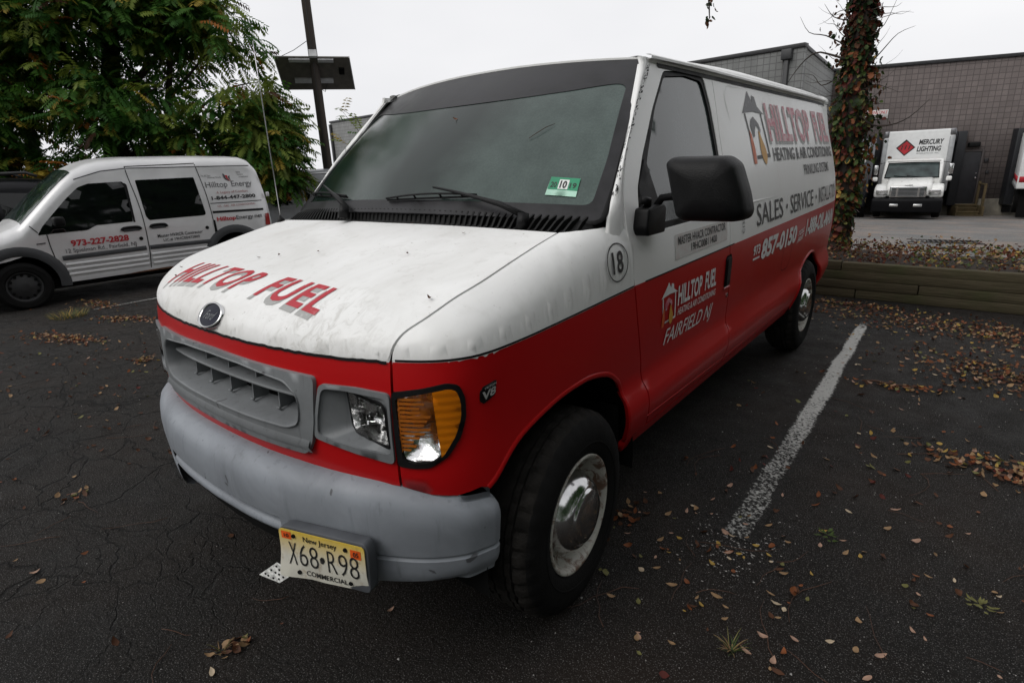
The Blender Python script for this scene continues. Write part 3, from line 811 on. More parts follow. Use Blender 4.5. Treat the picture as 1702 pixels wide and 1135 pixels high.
for sg in(1,-1):
    f=Bm(sg)
    # headlamp bezel with a deep recess
    bz_in=rnd([(.562,.988),(.64,.992),(.784,.982),(.786,.818),(.66,.824),(.532,.840),(.540,.90)],.022)
    bez=panel('headlight_bezel',bz_out,f,M['grille'],van,holes=[bz_in],step=.025,off=.010,lip=.03)
    lampq=rnd([(.606,.976),(.776,.964),(.783,.834),(.622,.846)],.018,4)
    A=dens(bz_in,.02);nA=len(A)
    # recess walls: from the bezel opening to the lamp outline
    cA=(sum(p[0] for p in A)/nA,sum(p[1] for p in A)/nA); lc=(.692,.906)
    def on_lamp(p):
        an=math.atan2(p[1]-cA[1],p[0]-cA[0]); best=None
        d=Vector((math.cos(an),math.sin(an)))
        # ray from lamp centre to its outline
        Lq=lampq; bt=.1
        for i in range(len(Lq)):
            a=Vector(Lq[i])-Vector(lc); b=Vector(Lq[(i+1)%len(Lq)])-Vector(lc); e=b-a
            den=d.x*e.y-d.y*e.x
            if abs(den)<1e-9: continue
            t=(a.x*e.y-a.y*e.x)/den; w=(a.x*d.y-a.y*d.x)/den
            if t>0 and -1e-6<=w<=1+1e-6: bt=t
        return (lc[0]+d.x*bt,lc[1]+d.y*bt)
    Lp=[on_lamp(p) for p in A]
    V=[f(p[0],p[1],.010) for p in A]+[f(p[0],p[1],.002) for p in A]
    # the lamp faces straight ahead, so its plane is set deeper towards the outside
    def lampP(s,z,o=0.):
        q=B(s,z,0); yy=-.600
        return (sg*q[0],yy-o,z)
    V+=[lampP(p[0],p[1],.004) for p in Lp]+[lampP(p[0],p[1],-.02) for p in Lp]
    F=[]
    for k in range(3):
        for i in range(nA): F.append((k*nA+i,k*nA+(i+1)%nA,(k+1)*nA+(i+1)%nA,(k+1)*nA+i))
    o=obj('headlight_recess',V,F,M['grille'],bez); sharp(o,35)
    # sealed-beam headlight: reflector bowl, bulb and ribbed lens
    hl=thing('headlight',None,None); hl.parent=van
    q0=[lampP(p[0],p[1],0) for p in Lp]; cc=Vector(q0[0])*0
    for q in q0: cc+=Vector(q)
    cc/=len(q0); V=[];F=[];n=len(q0)
    for k,(sc,dep) in enumerate(((1.,.004),(.9,-.03),(.7,-.055),(.4,-.07),(.15,-.075))):
        for q in q0:
            p=cc+(Vector(q)-cc)*sc; V.append((p.x,p.y-dep,p.z))
    for k in range(4):
        for i in range(n): F.append((k*n+i,k*n+(i+1)%n,(k+1)*n+(i+1)%n,(k+1)*n+i))
    F.append(tuple(4*n+i for i in range(n)))
    obj('reflector',V,F,M['chromer'],hl)
    obj('bulb',*tube_vf([(cc.x,cc.y+.06,cc.z),(cc.x,cc.y+.015,cc.z)],[.014,.011],8),M['chrome'],hl)
    vo,ff=region([(p[0],p[1]) for p in Lp],(),.02)
    V=[]
    for a,b in vo:
        dx,dz=(a-lc[0])/.085,(b-lc[1])/.066; bul=.012*max(0,1-.5*dx*dx-.5*dz*dz)+.0012*math.sin(a*520)
        V.append(lampP(a,b,.006+bul))
    obj('lens',V,ff,M['clear'],hl)
    ribbon('lens_rim',Lp,.012,lampP,M['rubber'],hl,off=.010,closed=True,h=.004)
    # corner lamp: black gasket, ribbed clear lens and amber marker
    cl=thing('corner_lamp',None,None); cl.parent=van
    li=rnd([(.808,.985),(.865,.996),(.915,1.004),(.958,1.011),(.980,1.004),(.990,.972),(.988,.926),(.970,.876),(.932,.818),(.895,.798),(.850,.794),(.816,.804)],.012)
    panel('gasket',lamp_out,f,M['rubber'],cl,holes=[li],step=.03,off=.006,lip=.02)
    sp=lambda z: interp(z,[.79,.82,.94,1.01],[.926,.925,.916,.913])
    clr=[p for p in dens(li,.02) if p[0]<=sp(p[1])-.001]+[]
    amb=[p for p in dens(li,.02) if p[0]>sp(p[1])+.001]
    def sortp(P):
        c=(sum(p[0] for p in P)/len(P),sum(p[1] for p in P)/len(P)); return sorted(P,key=lambda p:math.atan2(p[1]-c[1],p[0]-c[0]))
    clr=sortp(clr+[(sp(z)-.001,z) for z in(.80,.84,.88,.92,.96,1.0)]); amb=sortp(amb+[(sp(z)+.001,z) for z in(.815,.84,.88,.92,.96,1.0)])
    vo,ff=region(clr,(),.0075)
    V=[f(a,b,.004+.0035*abs(math.sin(b*PI/.0175))) for a,b in vo]
    obj('clear_lens',V,ff,M['clear'],cl)
    panel('amber_lens',amb,f,M['amber'],cl,step=.02,off=.006,lip=.0)
    # reflector housings behind: chrome bowl with the amber bulb cover
    V=[f(a,b,-.012-.035*max(0,1-((a-.87)/.07)**2)*max(0,1-((b-.90)/.11)**2)) for a,b in vo]
    obj('reflector',V,ff,M['chromer'],cl)
    vo2,f2=region(amb,(),.02); obj('amber_reflector',[f(a,b,-.012-.02*(1-min(1,abs(b-.92)/.1))) for a,b in vo2],f2,M['chromer'],cl)
    q=f(.868,.925,-.02); pz=Vector(q)
    V,F=lathe_vf([(.0,.0),(.020,.004),(.028,.02),(.030,.05)],14); nr=Vector(f(.868,.925,.0))-Vector(f(.868,.925,-.05)); nr.normalize()
    rot=Vector((-1,0,0)).rotation_difference(nr).to_matrix()
    obj('bulb_cover',[rot@Vector(v)+pz+nr*.014 for v in V],F,M['amberbulb'],cl)
    out=[(.812,.985)]
    for k in range(13):
        z=.985-k*.0122; w=.882+.010*math.sin(k*1.9)+(.014 if k in(4,5,6,7) else 0)-(.030 if k>9 else 0)
        out+=[(w,z),(w-.004,z-.0070),(.817,z-.0075),(.817,z-.0118)]
    out.append((.812,.985-13*.0122))
    panel('painted_bulb_reflection',out,f,M['amberbulb'],cl,step=.02,off=-.001,lip=0)  # orange comb stands in for the amber bulb reflected in the ribs
# hood emblem: blue oval in a chrome ring
em=Vector((-.032,-.672,nose_z(-.032,-.672)))
ex=Vector((1,0,0)); 
ez=(Vector(Hm(-.032,-.660))-Vector(Hm(-.032,-.681))).normalized(); en=ex.cross(ez); en=-en if en.y>0 else en
def Em(a,b,o=0.): p=em+ex*a+ez*b+en*(o+.004-3.0*a*a*.2); return (p.x,p.y,p.z)
ov=lambda ra,rb,n=36:[(ra*math.cos(2*PI*k/n),rb*math.sin(2*PI*k/n)) for k in range(n)]
emb=panel('emblem',ov(.066,.041),Em,M['blue'],van,step=.02,off=.003,lip=.012)
V=[];F=[]
for k in range(40):
    a=2*PI*k/40
    for rr,oo in((.074,-.010),(.076,.004),(.071,.009),(.064,.004)): V.append(Em(rr*math.cos(a),rr*.63*math.sin(a),oo))
for k in range(40):
    for j in range(3): F.append((k*4+j,((k+1)%40)*4+j,((k+1)%40)*4+j+1,k*4+j+1))
obj('emblem_ring',V,F,M['chrome'],emb)
lettering('emblem_script','Ford',((-.036,-.016),(.030,-.016),(.042,.016),(-.024,.016)),Em,M['grille'],emb,off=.0045,shear=.4,bold=-.005)
# V8 badge on both fenders
for sg in(1,-1):
    f=Bm(sg); mir=(lambda q:q) if sg>0 else (lambda q:(q[1],q[0],q[3],q[2]))
    bdg=panel('badge',rnd([(1.048,.958),(1.058,.948),(1.100,.965),(1.108,1.006),(1.060,.996),(1.058,.99),(1.05,.985)],.004),f,M['plastic'],van,step=.02,off=.004,lip=.004)
    lettering('badge_text','V8',mir(((1.052,.956),(1.100,.969),(1.104,.992),(1.056,.983))),f,M['i_grey'],bdg,off=.006,bold=.03)
    lettering('badge_text','TRITON',mir(((1.062,.988),(1.104,.996),(1.105,1.003),(1.063,.994))),f,M['i_grey'],bdg,off=.006,bold=.02)
# bumper
BPL=smooth_poly([(0,-.800),(.25,-.790),(.45,-.760),(.62,-.712),(.76,-.655),(.87,-.590),(.945,-.515),(.977,-.445),(.984,-.418),(.972,-.395),(.930,-.385)],10,closed=False)
BPL=[(-x,y) for x,y in reversed(BPL[1:])]+BPL
nb=len(BPL)
def bframe(i):
    a=BPL[max(0,i-1)];b=BPL[min(nb-1,i+1)]; t=Vector((b[0]-a[0],b[1]-a[1])).normalized(); return Vector(BPL[i]),Vector((t.y,-t.x))
def bsweep(name,prof,i0,i1,mat,parent,cap=True,endlow=True):
    V=[];F=[];m=len(prof)
    for i in range(i0,i1+1):
        p,nn=bframe(i); ax=abs(p.x); k=min(1,max(0,(ax-.70)/.285))
        for o,z in prof:
            oo=o
            if endlow: oo=max(o,-.20+.175*min(1,k*1.15))
            zz=z-.055*k*k*min(1,max(0,(z-.575)/.12))+.03*k*min(1,max(0,(.47-z)/.07))
            q=p+nn*oo; V.append((q.x,q.y,zz))
    for i in range(i1-i0):
        for j in range(m-1): F.append((i*m+j,i*m+j+1,(i+1)*m+j+1,(i+1)*m+j))
    if cap: F.append(tuple(range(m))); F.append(tuple((i1-i0)*m+j for j in range(m-1,-1,-1)))
    return obj(name,V,F,mat,parent)
main=[(-.20,.712),(-.14,.722),(-.08,.727),(-.05,.721),(-.026,.706),(-.009,.685),(-.001,.66),(.003,.625),(.003,.59),(.001,.560)]
low=[(.001,.560),(-.001,.535),(-.003,.508),(-.010,.501),(-.010,.497),(-.004,.490),(-.006,.455),(-.011,.42),(-.021,.396),(-.042,.384),(-.16,.38)]
bump=bsweep('bumper',main+low[1:],0,nb-1,M['bumper'],van,cap=False)
sl0=min(range(nb),key=lambda i:abs(BPL[i][0]+.40)); sl1=min(range(nb),key=lambda i:abs(BPL[i][0]-.40))
# cut the slot out of the lower band
_m=len(main+low[1:]); bm=bmesh.new(); bm.from_mesh(bump.data); bm.faces.ensure_lookup_table()
kill=[f for f in bm.faces if all(sl0<=v.index//_m<=sl1 and v.index%_m>=len(main)-1 for v in f.verts)]
bmesh.ops.delete(bm,geom=kill,context='FACES'); bm.to_mesh(bump.data); bm.free(); sharp(bump,32)
bsweep('bumper_underlip',[(.001,.560),(-.02,.552),(-.10,.555)],sl0,sl1,M['bumper'],bump,cap=False)
bsweep('bumper_slot',[(-.06,.57),(-.065,.53),(-.06,.40)],sl0,sl1,M['dark'],bump,cap=False)
bsweep('air_dam_lip',[(-.07,.535),(-.016,.535),(-.004,.528),(.000,.515),(-.005,.503),(-.02,.497),(-.07,.493)],sl0,sl1,M['bumper'],bump,cap=True)
# licence plate on its bracket
pc=Vector((.6122,-.7735,.5008)); pyaw=.295
pl=obj('license_plate',*[None]*0,verts=[],faces=[],mat=M['plate'],parent=van) if 0 else None
prot=Matrix.Rotation(pyaw,4,'Z')@Matrix.Rotation(-.051,4,'X')
def Pl(a,b,o=0.):
    # the bottom corner on the passenger side is bent forward a little
    bend=.018*max(0,(-a-.05)/.10)*max(0,(-b)/.076)-.01*max(0,(a)/.15)*max(0,(-b-.02)/.05)
    return (a,-o-bend,b)
pl=panel('license_plate',rnd([(-.152,-.076),(.152,-.076),(.152,.076),(-.152,.076)],.014),Pl,M['plate'],van,step=.025,off=0,lip=.002)
pl.location=pc; pl.rotation_euler=prot.to_euler()
def plt(body,q,mat,bold=0.,shear=0.,name='plate_lettering',off=.0015): return lettering(name,body,q,Pl,mat,pl,off=off,bold=bold,shear=shear,maxlen=.2)
for ch,x0,x1 in(('X',-.120,-.090),('6',-.082,-.052),('8',-.045,-.014),('R',.020,.052),('9',.059,.090),('8',.097,.129)):
    plt(ch,R4(x0,x1,-.034,.038),M['i_black'],-.012 if ch!='X' else -.005)
panel('plate_lettering',rnd([(.003,-.012),(-.006,-.010),(-.008,.004),(0,.012),(.008,.009),(.010,.0),(.006,-.006)],.003),Pl,M['i_black'],pl,step=.02,off=.0015,lip=0)
plt('New Jersey',R4(-.062,.058,.043,.066),M['i_black'],.01)
plt('COMMERCIAL',R4(-.062,.082,-.064,-.047),M['i_black'],.012)
for x0,x1,z0,z1,t in((-.142,-.106,.046,.070,'10'),(.104,.140,.034,.062,'05')):
    st=panel('plate_sticker',[(x0,z0),(x1,z0),(x1,z1),(x0,z1)],Pl,M['sorange'],pl,step=.03,off=.001,lip=0)
    plt(t,R4(x0+.010,x1-.008,z0+.006,z1-.006),M['i_black'],.02,off=.002)
for x,z in((-.096,.060),(.088,.056),(-.085,-.056),(.092,-.056)):
    plb=panel('plate_bolt',[(x+.0065*math.cos(k*PI/4),z+.0065*math.sin(k*PI/4)) for k in range(8)],Pl,M['rubber'],pl,step=.02,off=.004,lip=.004)
# bracket: a grey tray with a rim behind the plate
mb=MB()
Vb,Fb=prism_vf(rnd([(-.154,-.078),(.157,-.078),(.160,.06),(.15,.083),(-.13,.082),(-.155,.074)],.02),.04,lambda x,y,d:(x,.006+d,y))
br=obj('plate_bracket',Vb,Fb,M['bracket'],van); bevel(br,.004,2); br.location=pc; br.rotation_euler=prot.to_euler()
# bent perforated metal tab hanging below the plate
Vb,Fb=prism_vf([(-.20,-.098),(-.118,-.105),(-.060,-.062),(-.135,-.048)],.0025,lambda x,y,d:(x-.050,.004+d+(.25*(y+.05)),y-.008))
tabm=pm('speckled_aluminium',(.60,.60,.58),.5,.0,var=.5,scale=90)
b3=obj('bent_plate_tab',Vb,Fb,tabm,van,smooth=False); b3.location=pc; b3.rotation_euler=prot.to_euler()
rr=random.Random(5)
mb=MB()
for i in range(4):
    for j in range(3):
        u=(i+.6+rr.uniform(-.2,.2))/4.4; v=(j+.6+rr.uniform(-.2,.2))/3.3
        a=Vector((-.20,-.098)).lerp(Vector((-.118,-.105)),u); b=Vector((-.135,-.048)).lerp(Vector((-.060,-.062)),u); q=a.lerp(b,v)
        cs=[(q.x+.0045*math.cos(k*PI/3),q.y+.0035*math.sin(k*PI/3)) for k in range(6)]
        mb.add([(x-.050,.004-.001+(.25*(y+.05)),y-.008) for x,y in cs],[tuple(range(6))])
mb.build('tab_perforations',M['dark'],b3,smooth=False)
# ------------------------------------------------------------------ wheels
def make_wheel(parent):
    w=bpy.data.objects.new('wheel',None); link(w,parent)
    hw=.1175; r=.372
    prof=[(.205,hw-.030),(.218,hw-.012),(.236,hw-.002),(.275,hw+.006),(.315,hw+.002),(.340,hw-.008),(.354,hw-.020),(.363,hw-.032)]
    prof+=[(.3705,hw-.045),(.3715,hw-.060),(.360,hw-.0605),(.360,hw-.068),(.3725,hw-.0685),(.3730,hw-.088),(.360,hw-.0885),(.360,hw-.096),(.3735,hw-.0965)]
    half=list(prof); full=half+[(a,-x) for a,x in reversed(half)]
    n=144; nh=len(half)
    def mod(i,k,q):
        j=i if i<nh else len(full)-1-i
        # shoulder blocks: grooves every third segment
        if 4<=j<=9 and (k%4==0): return q-(.0095 if j>=7 else .006 if j>=5 else .002)
        if j>=12 and ((k+ (1 if i<nh else 2))%4==0) and q>.37: return q-.006
        return q
    V,F=lathe_vf(full,n,mod)
    o=obj('tyre',V,F,M['tyre'],w,mats=[M['tyre'],M['tread']],fm=[1 if sum(math.hypot(V[i][1],V[i][2]) for i in f)/4>.350 else 0 for f in F]); sharp(o,28)
    # sidewall rings
    V,F=lathe_vf([(.262,hw+.0045),(.266,hw+.0075),(.270,hw+.0055)],72); obj('sidewall_ring',V,F,M['tyre'],w)
    rp=[(.206,hw-.028),(.2185,hw-.014),(.2185,hw-.007),(.213,hw-.005),(.204,hw-.010),(.199,hw-.022),(.193,hw-.052),(.180,hw-.075),(.165,hw-.080),(.140,hw-.060),(.12,hw-.05),(.0,hw-.05)]
    V,F=lathe_vf(rp,72); o=obj('rim',V,F,M['rim'],w)
    # hand holes in the dish
    for k in range(8):
        a=2*PI*(k+.3)/8; cs=[]
        for t in range(10):
            b=2*PI*t/10; rr=.176+.010*math.cos(b); an=a+.085*math.sin(b); cs.append((hw-.0765+ (rr-.176)*.0,rr*math.cos(an),rr*math.sin(an)))
        obj('hand_hole',cs,[tuple(range(10))],M['dark'],w,smooth=False)
    hp=[(.150,hw-.058),(.151,hw-.050),(.146,hw-.040),(.139,hw-.022),(.128,hw-.004),(.115,hw+.008),(.106,hw+.012),(.103,hw+.010),(.1005,hw+.0115),(.098,hw+.018),(.094,hw+.021),(.06,hw+.0235),(.0,hw+.0245)]
    V,F=lathe_vf(hp,72); o=obj('hubcap',V,F,M['chrome'],w); sharp(o,50)
    V,F=lathe_vf([(.225,-hw+.03),(.19,-hw+.05),(.0,-hw+.05)],40); obj('inner_disc',V,F,M['dark'],w)
    return w
wh=make_wheel(van)
def copy_part(o,parent):
    c=o.copy(); COL.objects.link(c); c.parent=parent
    for ch in list(o.children): 
        d=ch.copy(); COL.objects.link(d); d.parent=c
    return c
wh.location=(.895,0,.370); wh.rotation_euler=(0,0,.083)
for x,y,rz in((-.895,0,PI+.083),(.865,3.505,0),(-.865,3.505,PI)):
    c=copy_part(wh,van); c.location=(x,y,.370); c.rotation_euler=(random.Random(int(y*7+x*9)).uniform(0,6) if 0 else 0,0,rz)
# suspension parts seen inside the front arch
tube('shock_absorber',[(.62,.22,.35),(.60,.26,.75)],.035,M['dark'],van,10)
# mud flap shreds behind the front wheel
obj('mud_guard',*box_vf(.78,.93,.412,.418,.42,.62),M['rubber'],van,smooth=False)
# ------------------------------------------------------------------ mirrors
def make_mirror(sg):
    mo=[(1.098,1.560),(1.12,1.574),(1.292,1.570),(1.326,1.545),(1.358,1.455),(1.372,1.395),(1.364,1.372),(1.335,1.362),(1.165,1.362),(1.142,1.376)]
    mo=rnd(mo,.014,3); c=Vector((1.245,1.468)); n=len(mo)
    V=[];F=[]
    rings=[(.97,.495),(1.0,.487),(1.0,.455),(.985,.425),(.94,.402),(.84,.386),(.6,.374),(.3,.368)]
    for sc,y in rings:
        for p in mo:
            q=c+(Vector(p)-c)*sc; V.append((q.x,y+.10*(q.x-1.245)*1.0,q.y))
    for k in range(len(rings)-1):
        for i in range(n): F.append((k*n+i,k*n+(i+1)%n,(k+1)*n+(i+1)%n,(k+1)*n+i))
    F.append(tuple((len(rings)-1)*n+i for i in range(n)))
    V=[(x*sg,y,z) for x,y,z in V]
    m=obj('mirror',V,F,M['plastic'],van)
    vo,ff=region([tuple(c+(Vector(p)-c)*.95) for p in mo],(),.08)
    obj('mirror_glass',[(a*sg,.492+.10*(a-1.245),b) for a,b in vo],ff,pm('mirror_glass',(.8,.8,.8),.02,1.) if sg>0 else bpy.data.materials['mirror_glass'],m,smooth=False)
    # bracket block on the door and the bent arm
    Vb,Fb=prism_vf(rnd([(.455,1.300),(.60,1.300),(.605,1.395),(.58,1.41),(.455,1.40),(.44,1.33)],.012),.060,lambda y,z,d:(sg*(.962+d),y,z))
    b=obj('mirror_bracket',Vb,Fb,M['plastic'],m); bevel(b,.008,2)
    tube('mirror_arm',[(sg*x,y,z) for x,y,z in((1.00,.56,1.40),(1.02,.56,1.43),(1.07,.535,1.437),(1.13,.49,1.435),(1.16,.47,1.43))],.014,M['plastic'],m,10)
    tube('mirror_arm',[(sg*x,y,z) for x,y,z in((.99,.50,1.40),(1.00,.485,1.425),(.985,.46,1.43))],.016,M['plastic'],m,10)
make_mirror(1)
# ------------------------------------------------------------------ wipers and antenna
def wiper(piv,tip,b0,b1,armr=.006):
    P=Vector(WS(*piv,.03)); T=Vector(WS(*tip,.035)); w=bpy.data.objects.new('wiper',None); link(w,van)
    obj('wiper_pivot',*tube_vf([P+Vector((0,-.02,-.045)),P+Vector((0,-.010,.012))],[.026,.020],14),M['plastic'],w)
    md=P.lerp(T,.45)+Vector((0,-.012,.016))
    V,F=tube_vf([P,P.lerp(md,.5)+Vector((0,-.006,.010)),md,md.lerp(T,.5)+Vector((0,-.003,.003)),T],[.013,.011,.008,.0055,.0045],8); obj('wiper_arm',V,F,M['plastic'],w)
    n=14; bl=[Vector(WS(b0[0]+(b1[0]-b0[0])*i/n,b0[1]+(b1[1]-b0[1])*i/n,.010)) for i in range(n+1)]
    nn=(Vector(WS(.3,.1,.02))-Vector(WS(.3,.1,.0))).normalized()
    obj('wiper_rubber',*tube_vf(bl,.0045,6),M['rubber'],w)
    br=[b+nn*(.010+.014*math.sin(PI*i/n)) for i,b in enumerate(bl)]; obj('wiper_bridge',*tube_vf(br,.0045,6),M['plastic'],w)
    for i in(2,5,9,12): obj('wiper_claw',*tube_vf([bl[i],br[i]],.004,6),M['plastic'],w)
wiper((.730,-.036),(.240,.098),(-.045,.045),(.475,.074))
wiper((-.304,-.020),(-.735,.138),(-.93,.10),(-.40,.066))
a0=Vector((-.845,.095,1.335))
tube('antenna',[a0,a0+Vector((0,0,.30)),a0+Vector((0,.001,.62)),a0+Vector((0,.002,.84))],[.0034,.0028,.0022,.0016],M['antenna'],van,8)
obj('antenna_base',*tube_vf([a0+Vector((0,0,-.02)),a0+Vector((0,0,.018)),a0+Vector((0,0,.034))],[.024,.018,.007],14),M['plastic'],van)
# ------------------------------------------------------------------ stickers and lettering
stk=panel('inspection_sticker',[(.764,.100),(.888,.094),(.886,.190),(.766,.196)],Wm,M['slight'],van,step=.04,off=.0035,lip=0)
panel('sticker_panel',[(.766,.130),(.887,.124),(.886,.190),(.766,.196)],Wm,M['sgreen'],stk,step=.04,off=.0042,lip=0)
panel('sticker_panel',[(.806,.132),(.846,.130),(.846,.180),(.806,.182)],Wm,M['swhite'],stk,step=.04,off=.0048,lip=0)
lettering('sticker_text','10',((.812,.136),(.840,.134),(.840,.174),(.812,.176)),Wm,M['i_black'],stk,off=.0054,bold=.04)
lettering('sticker_text','20',((.774,.140),(.799,.139),(.799,.168),(.774,.169)),Wm,M['i_black'],stk,off=.0050,bold=.02)
lettering('sticker_text','19',((.852,.136),(.878,.135),(.878,.164),(.852,.165)),Wm,M['i_black'],stk,off=.0050,bold=.02)
lettering('sticker_text','WESTERN NJ',((.800,.108),(.870,.105),(.870,.116),(.800,.119)),Wm,M['i_black'],stk,off=.0042) if 0 else None
# hood lettering: slanted red capitals over a grey shadow
hq=((-.640,-.572),(.470,-.592),(.452,-.484),(-.575,-.450))
def hl(q,mat,off):
    words=(('HILLTOP',0.0,.585),('FUEL',.665,1.0)); a,b,c,d=[Vector(x) for x in q]
    for w,u0,u1 in words:
        P=lambda u,v:tuple((a*(1-u)+b*u)*(1-v)+(d*(1-u)+c*u)*v)
        lettering('hood_lettering',w,(P(u0,0),P(u1,0),P(u1,1),P(u0,1)),Hm,mat,hood,off=off,bold=.022,shear=.35,maxlen=.12,space=1.12)
hl([(x-.012,y-.018) for x,y in hq],M['i_grey'],.0012); hl(hq,M['i_red'],.0020)
f=Bm(1)
d=doors[1]
def house(name,s0,s1,z0,z1,parent,roofm,linem,inm):
    w,h=s1-s0,z1-z0; P=lambda pts:[(s0+w*a,z0+h*b) for a,b in pts]
    g=bpy.data.objects.new(name,None); link(g,parent)
    panel('logo_roof',P([(-.02,.68),(.22,.84),(.43,1.0),(.52,.90),(.58,.86),(.60,.95),(.74,.93),(.78,.80),(1.04,.70),(.5,.72)]),f,roofm,g,step=.06,off=.0022,lip=0)
    for pl_ in([(.06,.68),(.12,.68),(.235,.06),(.175,.06)],[(.86,.70),(.92,.70),(1.0,.08),(.93,.08)],[(.30,.06),(1.0,.08),(1.0,.135),(.30,.11)]):
        panel('logo_wall',P(pl_),f,linem,g,step=.06,off=.0022,lip=0)
    panel('logo_hand',P([(.30,.36),(.24,.52),(.30,.60),(.46,.65),(.66,.56),(.72,.47),(.64,.40),(.62,.48),(.52,.53),(.42,.46),(.38,.38)]),f,inm,g,step=.06,off=.0022,lip=0)
    panel('logo_flame',P([(.10,.0),(.235,.0),(.26,.2),(.22,.40),(.15,.46),(.11,.3)]),f,M['i_orange'],g,step=.06,off=.0030,lip=0)
    dr=smooth_poly([(.60,.46),(.70,.33),(.80,.20),(.81,.08),(.70,-.02),(.58,.06),(.54,.2)],4)
    panel('logo_drop',P(dr),f,M['i_gold'],g,step=.06,off=.0030,lip=0)
    return g
house('house_logo',3.44,3.82,1.515,1.915,van,M['i_slate'],M['i_black'],M['i_slate'])
house('house_logo',2.155,2.312,.888,1.075,d,M['i_white'],M['i_white'],M['i_pink'])
# big side lettering
T=lambda n,t,q,mt,p,**k: lettering(n,t,q,f,mt,p,**k)
def two(q,mt,off):
    T('side_lettering','HILLTOP',R4(q[0],q[0]+(q[1]-q[0])*.62,q[2],q[3]),mt,van,off=off,bold=.035)
    T('side_lettering','FUEL',R4(q[0]+(q[1]-q[0])*.69,q[1],q[2],q[3]),mt,van,off=off,bold=.035)
two((3.855,5.67,1.618,1.846),M['i_grey'],.0022); two((3.875,5.69,1.636,1.866),M['i_pink'],.0032)
T('side_lettering','HEATING & AIR CONDITIONING',R4(3.885,5.70,1.522,1.602),M['i_black'],van,bold=.02)
T('side_lettering','PRINKLING SYSTEMS',R4(4.60,5.45,1.410,1.482),M['i_black'],van,bold=.01)
T('side_lettering','SALES',R4(3.425,3.98,1.175,1.298),M['i_black'],van,bold=.004)
T('side_lettering','SERVICE',R4(4.17,4.83,1.178,1.298),M['i_black'],van,bold=.004)
T('side_lettering','INSTALLATION',R4(5.02,5.74,1.183,1.298),M['i_black'],van,bold=.004)
for s in(4.075,4.925): panel('lettering_dot',[(s+.018*math.cos(k*PI/4),1.236+.016*math.sin(k*PI/4)) for k in range(8)],f,M['i_black'],van,step=.05,off=.003,lip=0)
T('side_lettering','973',R4(3.385,3.515,1.010,1.068),M['i_white'],van,bold=.03)
panel('lettering_rule',[(3.385,.984),(3.515,.984),(3.515,.996),(3.385,.996)],f,M['i_white'],van,step=.1,off=.003,lip=0)
T('side_lettering','857-0150',R4(3.545,4.385,.962,1.085),M['i_white'],van,bold=.045,shear=.12)
T('side_lettering','TOLL',((4.43,.992),(4.60,1.012),(4.62,1.05),(4.45,1.03)),M['i_white'],van,bold=.02,shear=.2)
T('side_lettering','FREE',((4.42,.945),(4.59,.965),(4.61,1.0),(4.44,.982)),M['i_white'],van,bold=.02,shear=.2)
T('side_lettering','1-888-OIL-MAIN',R4(4.66,5.71,.968,1.095),M['i_white'],van,bold=.04,shear=.12)
# driver's door decals
panel('license_decal',[(2.283,1.158),(2.925,1.164),(2.928,1.262),(2.286,1.262)],f,M['decal'],d,step=.08,off=.0015,lip=0)
T('door_lettering','MASTER HVACR CONTRACTOR',R4(2.315,2.900,1.216,1.252),M['i_black'],d,bold=.012)
T('door_lettering','19HC00811400',R4(2.455,2.775,1.174,1.208),M['i_black'],d,bold=.012)
T('door_lettering','HILLTOP',R4(2.325,2.605,.950,1.042),M['i_white'],d,bold=.03)
T('door_lettering','FUEL',R4(2.645,2.795,.954,1.046),M['i_white'],d,bold=.03)
T('door_lettering','HEATING & AIR CONDITIONING',R4(2.335,2.800,.905,.938),M['i_white'],d,bold=.015)
T('door_lettering','FAIRFIELD NJ',R4(2.215,2.790,.775,.868),M['i_white'],d,bold=.004,shear=.30)
T('side_lettering','DIESEL FUEL',((3.20,1.135),(3.20,1.245),(3.165,1.245),(3.165,1.135)),M['i_slate'],van,bold=0) if 0 else None
T('stencil','C1320',((3.205,1.165),(3.205,1.265),(3.165,1.265),(3.165,1.165)),M['i_slate'],van,bold=.01)
# the round fleet number on the fender
fn=bpy.data.objects.new('fleet_number',None); link(fn,van)
def Fm(a,b,o=0.):
    # fender flank above the seam, found on the nose skin by marching inwards
    z=b; y=interp(a,SL,PY); lo,hi=.86,perim(a)[0]
    for _ in range(22):
        m=(lo+hi)/2
        if nose_z(m,y)<z: hi=m
        else: lo=m
    return (lo+o,y,z)
V=[];F=[]
for k in range(48):
    a=2*PI*k/48
    for r in(1.,.93): V.append(Fm(1.785+.074*r*math.cos(a),1.226+.069*r*math.sin(a),.003))
for k in range(48): F.append((2*k,2*((k+1)%48),2*((k+1)%48)+1,2*k+1))
obj('number_ring',V,F,M['i_black'],fn,smooth=False)
lettering('fleet_digits','18',((1.747,1.187),(1.822,1.187),(1.822,1.266),(1.747,1.266)),Fm,M['i_black'],fn,off=.003,bold=.02)
